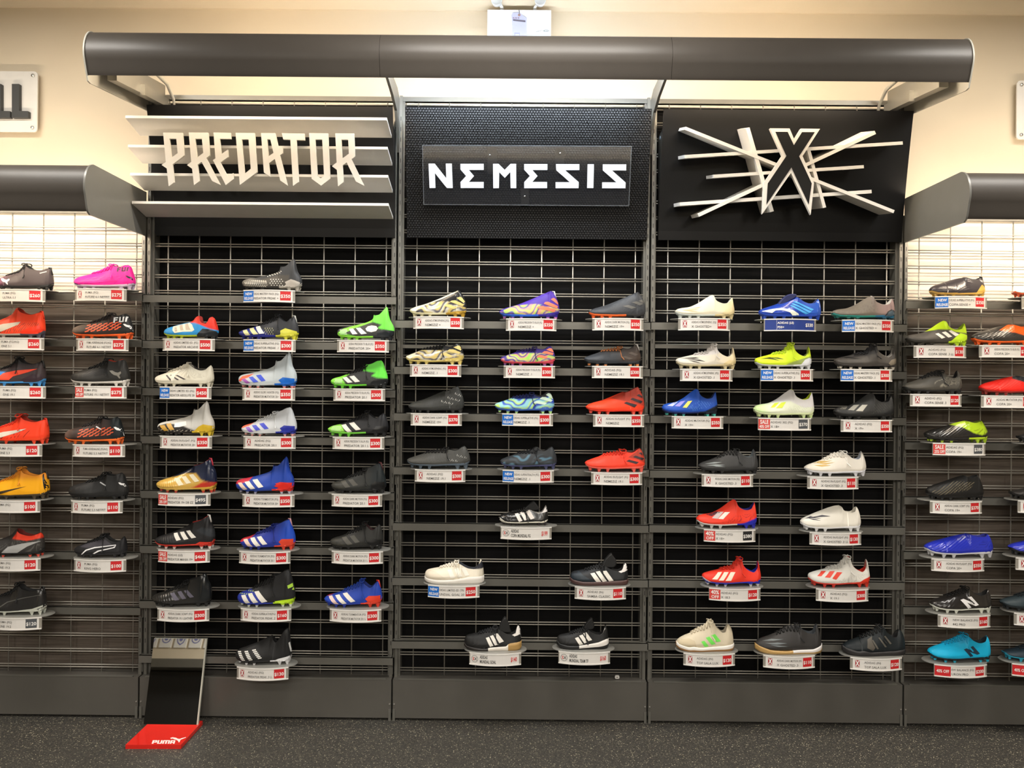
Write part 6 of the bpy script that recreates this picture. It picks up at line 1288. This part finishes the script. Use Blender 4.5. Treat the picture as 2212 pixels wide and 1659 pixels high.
for a in (958, 1022, 1085):
    letters(ex, 'tag_print', [[[(a, 455), (a + 40, 458), (a + 40, 498), (a, 494)], [(a + 12, 466), (a + 28, 468), (a + 28, 486), (a + 12, 484)]]], EQ, lambda z: YE - .0066, .0005, mat('8a6a78', .6))
letters(ex, 'tag_print', [[[(1000, 865), (1142, 868), (1142, 1000), (1000, 1000)], [(1018, 895), (1125, 897), (1125, 1000), (1018, 1000)]]], EQ, lambda z: YE - .0066, .0005, mat('9a9cc4', .6))
mb = MB(); a = on_plane(1030 + 1120 / 12.289, 262 / 12.289, ypt); b = on_plane(1030 + 1122 / 12.289, 392 / 12.289, ypt)
mb.tube([a, ((a[0] + b[0]) / 2 + .002, YE - .008, (a[2] + b[2]) / 2), b], .0022, 5); child_at(mb.build('tag_wire', mat('8a8c90', .4, .5)), ex)
LQ = lambda pts: [pts]
el = [(1842 + 84 * math.cos(a), 818 + 30 * math.sin(a)) for a in np.linspace(0, 2 * math.pi, 21)[:-1]]
e2 = [(1842 + 72 * math.cos(a), 818 + 22 * math.sin(a)) for a in np.linspace(0, 2 * math.pi, 21)[:-1]]
letters(ex, 'maker_logo', [[el, e2], [[(1535, 845), (1600, 832), (1740, 800), (1745, 805), (1610, 842)]]], EQ, lambda z: YE - .0008, .0005, mat('6d7a78', .5))
for k in range(5):
    a = 1782 + 24 * k
    letters(ex, 'logo_mark', [[[(a, 806), (a + 16, 804), (a + 16, 832), (a, 830)]]], EQ, lambda z: YE - .0008, .0005, mat('6d7a78', .5))

# ---------------------------------------------------------------- floor mirror
xa, za = at(271, 1609, 3.40)
Yf = None
def floor_pt(px, py, z):
    d = M3 @ Vector(((px - 1106.0) / FPX, -(py - 829.5) / FPX, -1.0)); t = (z - CAMZ) / d.z
    return d.x * t, d.y * t
BT = .018
fl_ = floor_pt(271, 1609, BT); fr_ = floor_pt(391, 1609, BT); br_ = floor_pt(438, 1557, BT)
ms = empty('mirror_stand', (sum(p[0] for p in (fl_, fr_)) / 2, (fl_[1] + br_[1]) / 2, 0), 'tilted shoe mirror on a red acrylic base on the floor', 'mirror')
bl_ = (fl_[0] + (br_[0] - fr_[0]), br_[1])
RED = mat('e8271c', .15, 0, 'red_acrylic', coat=.6)
mb = MB(); c_ = .0015
mb.prism_z([[fl_, fr_, br_, bl_]], 0, BT)
o = child_at(mb.build('base', RED), ms)
y1 = 3.58; ml = at(310, 1566, y1)[0]; mr = at(424.5, 1567, y1)[0]
zt_m = at(333, 1379, 3.69)[1]; zb_m = BT
yt = 3.69
MIR = bpy.data.materials.new('silvered_glass'); MIR.use_nodes = True
p = MIR.node_tree.nodes['Principled BSDF']; p.inputs['Base Color'].default_value = (.86, .87, .85, 1); p.inputs['Metallic'].default_value = 1; p.inputs['Roughness'].default_value = .015
xt0, xt1 = at(333, 1379, yt)[0], at(447, 1381, yt)[0] - .006
q8 = [(ml, y1, zb_m), (mr, y1, zb_m), (xt1, yt, zt_m), (xt0, yt, zt_m)]
qb = [(a, b + .0065, c) for a, b, c in q8]
child_at(MB().add(q8, [(0, 1, 2, 3)]).add(qb, [(3, 2, 1, 0)]).build('mirror_glass', MIR), ms)
bk = [(a, b + .001, c) for a, b, c in q8]
bk2 = [(a + (.006 if i in (1, 2) else 0), b + .012, c) for i, (a, b, c) in enumerate(q8)]
fr4 = [(a + (.006 if i in (1, 2) else 0), b + .0008, c) for i, (a, b, c) in enumerate(q8)]
child_at(MB().add(fr4 + bk2, [(0, 1, 2, 3), (7, 6, 5, 4), (0, 4, 5, 1), (1, 5, 6, 2), (2, 6, 7, 3), (3, 7, 4, 0)]).build('backing_board', mat('c8c8ba', .4)), ms)
# lettering and leaping cat on the base
def base_pt(px, py): a = floor_pt(px, py, BT); return (a[0], a[1], BT + .0006)
MQ = (220, 1360, 5.55)
def flatp(P, root, name, m):
    mb = MB()
    for loops in P:
        tri = tessellate_polygon([[Vector((p[0], p[1], 0)) for p in l] for l in loops])
        mb.add([base_pt(MQ[0] + p[0] / MQ[2], MQ[1] + p[1] / MQ[2]) for l in loops for p in l], tri)
    return child_at(mb.build(name, m), root)
def sk(x, y, wd, pts):  # block letter in a sheared box
    return [(x + p[0] * wd + (1 - p[1]) * 14, y + p[1] * 42) for p in pts]
WL = mat('f6e6e0', .5, 0, 'white_print')
LP = []
X_ = 597
for ch, wd in (('P', 62), ('U', 62), ('M', 92), ('A', 62)):
    if ch == 'P': LP.append([sk(X_, 1328, wd * .92, q) for q in ([(0, 0), (.9, 0), (1, .12), (1, .55), (.9, .68), (.36, .68), (.36, 1), (0, 1)], [(.36, .25), (.66, .25), (.66, .45), (.36, .45)])])
    if ch == 'U': LP.append([sk(X_, 1328, wd * .92, [(0, 0), (.34, 0), (.34, .75), (.66, .75), (.66, 0), (1, 0), (1, .88), (.9, 1), (.1, 1), (0, .88)])])
    if ch == 'M': LP.append([sk(X_, 1328, wd * .94, [(0, .12), (.08, 0), (.92, 0), (1, .12), (1, 1), (.77, 1), (.77, .25), (.62, .25), (.62, 1), (.38, 1), (.38, .25), (.23, .25), (.23, 1), (0, 1)])])
    if ch == 'A': LP.append([sk(X_, 1328, wd * .92, q) for q in ([(0, .12), (.1, 0), (.9, 0), (1, .12), (1, 1), (.66, 1), (.66, .72), (.34, .72), (.34, 1), (0, 1)], [(.34, .25), (.66, .25), (.66, .48), (.34, .48)])])
    X_ += wd
flatp(LP, o, 'base_lettering', WL).parent = o
CATP = [(820, 1300), (850, 1292), (890, 1298), (912, 1310), (935, 1312), (960, 1302), (1005, 1292), (1010, 1296), (968, 1312), (945, 1322), (938, 1335), (930, 1352), (918, 1352), (916, 1338), (895, 1325), (870, 1318), (850, 1308), (828, 1312)]
flatp([[CATP]], o, 'base_logo', WL).parent = o

# ---------------------------------------------------------------- what the mirror shows: the far side of the shop
fb = MB(); fb.box(-7.2, 7.2, -4.6, -4.15, 0, 2.03)
dr = tag(fb.build('dark_wall_unit', mat('161514', .6)), 'long black wall unit along the far wall behind the photographer', 'shelving')
fb = MB(); fb.box(-7.2, 7.2, -4.6, -3.98, 2.05, 2.17)
tag(fb.build('far_canopy', mat('5f5c54', .5)), 'grey canopy strip along the far wall behind the photographer', 'canopy')
for k in range(9):
    x = -6.45 + .228 * k; z = 2.62
    cdm = empty('crest_card', (x, -4.585, z - .14), f'card with a blue {"round" if k % 2 else "shield"} crest, {"first second third fourth fifth sixth seventh eighth ninth".split()[k]} from the far corner', 'card', 'crest cards on the far wall')
    MB().box(-.093, .093, -.015, .006, 0, .28).build('card', mat('f2efe8', .5), cdm)
    sh = [(-.06, .22), (.06, .22), (.062, .12), (.045, .07), (0, .035), (-.045, .07), (-.062, .12)]
    if k % 2: sh = [(.066 * math.cos(a), .13 + .066 * math.sin(a)) for a in np.linspace(0, 2 * math.pi, 21)[:-1]]
    c0 = (0, .135)
    inn = [((p[0] - c0[0]) * .8, c0[1] + (p[1] - c0[1]) * .8) for p in sh]
    MB().prism_y([sh, inn], .006, .008).build('crest_ring', mat('6a6fae', .5), cdm)
    MB().prism_y([[(p[0] * .45, c0[1] + (p[1] - c0[1]) * .45) for p in sh]], .006, .008).build('crest_mark', mat('7f84b8', .5), cdm)
# ================================================================ SHELVES, TICKETS, BOOTS
PLATE_M = mat('96958f', .38, .2, 'shelf_plate', coat=.1)
HOLD_M = mat('9a958b', .30, .0, 'holder_plastic', coat=.3)
LIP_M = mat('efece6', .35, 0, 'holder_lip')
PAPER = mat('ece8e2', .55, 0, 'ticket_paper')
REDT, GREYT, BLUET, SALET, NAVY = mat('d5262b', .5), mat('55585c', .5), mat('0f6fd0', .5), mat('df4a44', .5), mat('1d3a8c', .5)
INK, WHT, REDI = mat('55524f', .6), mat('fbf7f2', .5), mat('d8393a', .5)
XRED = mat('b03238', .5)
A_, B_ = .1465, .072           # half axes of the oval plate
SAG = .024
def oval(a, b, n=40):
    P = []
    for k in range(n):
        t = 2 * math.pi * k / n
        c, s = math.cos(t), math.sin(t)
        P.append((a * math.copysign(abs(c) ** .9, c), b * math.copysign(abs(s) ** .9, s)))
    return P
pm = MB(); pm.prism_z([oval(A_, B_)], -.0028, 0)
PLATE_ME = pm.mesh('plate'); 
bm_ = MB(); bm_.box(-.05, .05, B_ - .016, B_ + .004, -.030, -.003).box(-.012, .012, B_ - .06, B_ - .016, -.012, -.003)
BRK_ME = bm_.mesh('rail_clip')
def build_shelf(spec, zb):
    zm, box, tm, row, bay, desc, short, tk, kw = spec
    lx0, lx1, ly, typ, l1, l2, price, pc = tk
    ox, oy, sc = ZOOM[zm]
    YL_ = Y_SHOE - B_ - .004 + SAG * .45
    xa = at(ox + lx0 / sc, oy + ly / sc, YL_)[0]; xb = at(ox + lx1 / sc, oy + ly / sc, YL_)[0]
    hw = (xb - xa) / 2; hw = min(max(hw, .115), .128); cx = (xa + xb) / 2
    root = empty('shoe_shelf', (cx, Y_SHOE, zb), f'{"shelf" if bay in "MW" else "oval grey shelf"} under the {short}, {ORD[row]} row {BAY[bay]}', 'shelf', GRP[bay].replace('boots', 'boot shelves'))
    link('plate', PLATE_ME, PLATE_M, root); link('rail_clip', BRK_ME, STEEL, root)
    arc = lambda x: -(B_ + .004) + SAG * (x / hw) ** 2
    H0, H1 = -.0555, -.001
    def strip(x0, x1, z0, z1, off, n=10, th=0.0):
        xs = np.linspace(x0, x1, n + 1)
        V = [(x, arc(x) - off, z) for x in xs for z in (z0, z1)]
        F = [(2 * i, 2 * i + 2, 2 * i + 3, 2 * i + 1) for i in range(n)]
        if th:
            k = len(V); V += [(x, arc(x) - off + th, z) for x in xs for z in (z0, z1)]
            F += [(k + 1 + 2 * i, k + 3 + 2 * i, k + 2 + 2 * i, k + 2 * i) for i in range(n)]
            F += [(2 * i + 1, 2 * i + 3, k + 2 * i + 3, k + 2 * i + 1) for i in range(n)] + [(k + 2 * i, k + 2 * i + 2, 2 * i + 2, 2 * i) for i in range(n)]
            F += [(0, 1, k + 1, k), (2 * n, k + 2 * n, k + 2 * n + 1, 2 * n + 1)]
        return V, F
    def wrapped(v, off): return [(p[0], arc(p[0]) - off, p[1]) for p in v]
    MB().add(*strip(-hw, hw, H0, H1, 0, 12, .003)).build('ticket_holder', HOLD_M, root, smooth=False)
    MB().add(*strip(-hw, hw, -.0045, .0006, .0022, 12, .003)).add(*strip(-hw, hw, H0 - .001, H0 + .004, .0022, 12, .003)).build('holder_lip', LIP_M, root)
    t0, t1 = -hw + .004, hw - .010
    if typ in ('X',): t0 = -hw + .010
    tk_o = MB().add(*strip(t0, t1, H0 + .004, -.0045, .0008, 12)).build('price_ticket', NAVY if typ == 'BLUE' else PAPER, root)
    TW = t1 - t0
    fx = lambda k: t0 + TW * k
    z_ = lambda k: H0 + .004 + (-.0045 - H0 - .004) * k
    def sub(name, m, V, F): MB().add(V, F).build(name, m, tk_o)
    def txt(s, a, b, k0, k1, bold=False, al='l', st=None):
        v, f = text2d(s, fx(a), fx(b), z_(k0), z_(k1), bold, al, st); return wrapped(v, .0016), f
    tx = .215; px0 = .765
    if not price: pass
    elif pc in 'rgk':
        sub('price_patch', {'r': REDT, 'g': GREYT, 'k': mat('2b2a2b', .5)}[pc], *strip(fx(px0), fx(.965), z_(.08), z_(.97), .0012, 4))
        sub('price_lettering', WHT, *txt(price, px0 + .008, .957, .34, .66, True, 'c'))
    elif pc == 'n': sub('price_lettering', WHT, *txt(price, .80, .97, .34, .66, True, 'c'))
    else: sub('price_lettering', REDI, *txt(price, .82, .97, .30, .72, True, 'c', .5))
    if typ == 'X':
        sub('logo_patch', XRED, *strip(fx(.045), fx(.125), z_(.25), z_(.86), .0012, 3))
        q = [(.048, .29), (.068, .29), (.085, .48), (.102, .29), (.122, .29), (.096, .56), (.120, .82), (.101, .82), (.085, .65), (.069, .82), (.050, .82), (.074, .56)]
        sub('logo_lettering', WHT, wrapped([(fx(a), z_(b)) for a, b in q], .0016), tessellate_polygon([[Vector((a, b, 0)) for a, b in q]]))
        sub('logo_underline', XRED, *strip(fx(.045), fx(.125), z_(.17), z_(.20), .0012, 3))
    elif typ == 'NEW':
        sub('notice_patch', BLUET, *strip(fx(-.012), fx(.215), z_(.0), z_(1.0), .0012, 4)); tx = .222
        a = txt('NEW', .03, .185, .58, .84, True, 'c'); b = txt('RELEASE', .006, .205, .14, .40, True, 'c')
        sub('notice_lettering', WHT, a[0] + b[0], a[1] + [tuple(i + len(a[0]) for i in q) for q in b[1]])
        l1 = l1[1:]; l2 = l2[1:] if not l2.startswith('X ') else l2
        if l2[:3] in ('EME', 'OPA'): l2 = 'N' * (l2[0] == 'E') + 'C' * (l2[0] == 'O') + l2
    elif typ.startswith('SALE') or typ in ('40', '40OFF'):
        top, bot = ('SALE', typ[5:]) if typ.startswith('SALE') else ('40%', 'OFF') if typ == '40' else (None, '40% OFF')
        sub('notice_patch', SALET if typ != '40OFF' else REDT, *strip(fx(-.01), fx(.20 if typ != '40OFF' else .27), z_(.02), z_(.98), .0012, 4)); tx = .21 if typ != '40OFF' else .28
        if top:
            a = txt(top, .02, .17, .52, .90, True, 'c'); b = txt(bot, .01, .185, .12, .40, True, 'c')
            sub('notice_lettering', WHT, a[0] + b[0], a[1] + [tuple(i + len(a[0]) for i in q) for q in b[1]])
        else:
            sub('notice_lettering', WHT, *txt(bot, .02, .24, .34, .64, True, 'c')); l1 = l1[1:]; l2 = l2[1:]
    elif typ == 'SK':
        cxx, czz = fx(.095), z_(.52); rr = .0155
        ring = [(cxx + rr * math.cos(a), czz + rr * math.sin(a)) for a in np.linspace(0, 2 * math.pi, 25)[:-1]]
        rin = [(cxx + rr * .9 * math.cos(a), czz + rr * .9 * math.sin(a)) for a in np.linspace(0, 2 * math.pi, 25)[:-1]]
        sub('logo_ring', INK, wrapped(ring + rin, .0014), [(i, (i + 1) % 24, 24 + (i + 1) % 24, 24 + i) for i in range(24)])
        sub('logo_lettering', REDI, *txt('S', .045, .09, .38, .66, True, 'c'))
        sub('logo_lettering', INK, *txt('X', .085, .14, .38, .66, True, 'c')); tx = .20
    elif typ == 'BLUE':
        sub('divider', WHT, *strip(fx(.215), fx(.219), z_(.02), z_(.98), .0012, 1)); tx = .23
    ink = WHT if typ == 'BLUE' else INK
    bold = typ in ('BLUE', 'SK')
    st = .5 if typ == 'SK' else None
    if not (l1 or l2): return
    a = txt(l1 or ' ', tx, px0 - .03, .60, .80 if typ != 'SK' else .90, bold, 'l', st); b = txt(l2 or ' ', tx, px0 - .03, .16, .38 if typ != 'SK' else .46, bold, 'l', st)
    sub('lettering', ink, a[0] + b[0], a[1] + [tuple(i + len(a[0]) for i in q) for q in b[1]])
for spec in BOOTS:
    root, zb = build_boot(*spec)
    build_shelf(spec, zb)
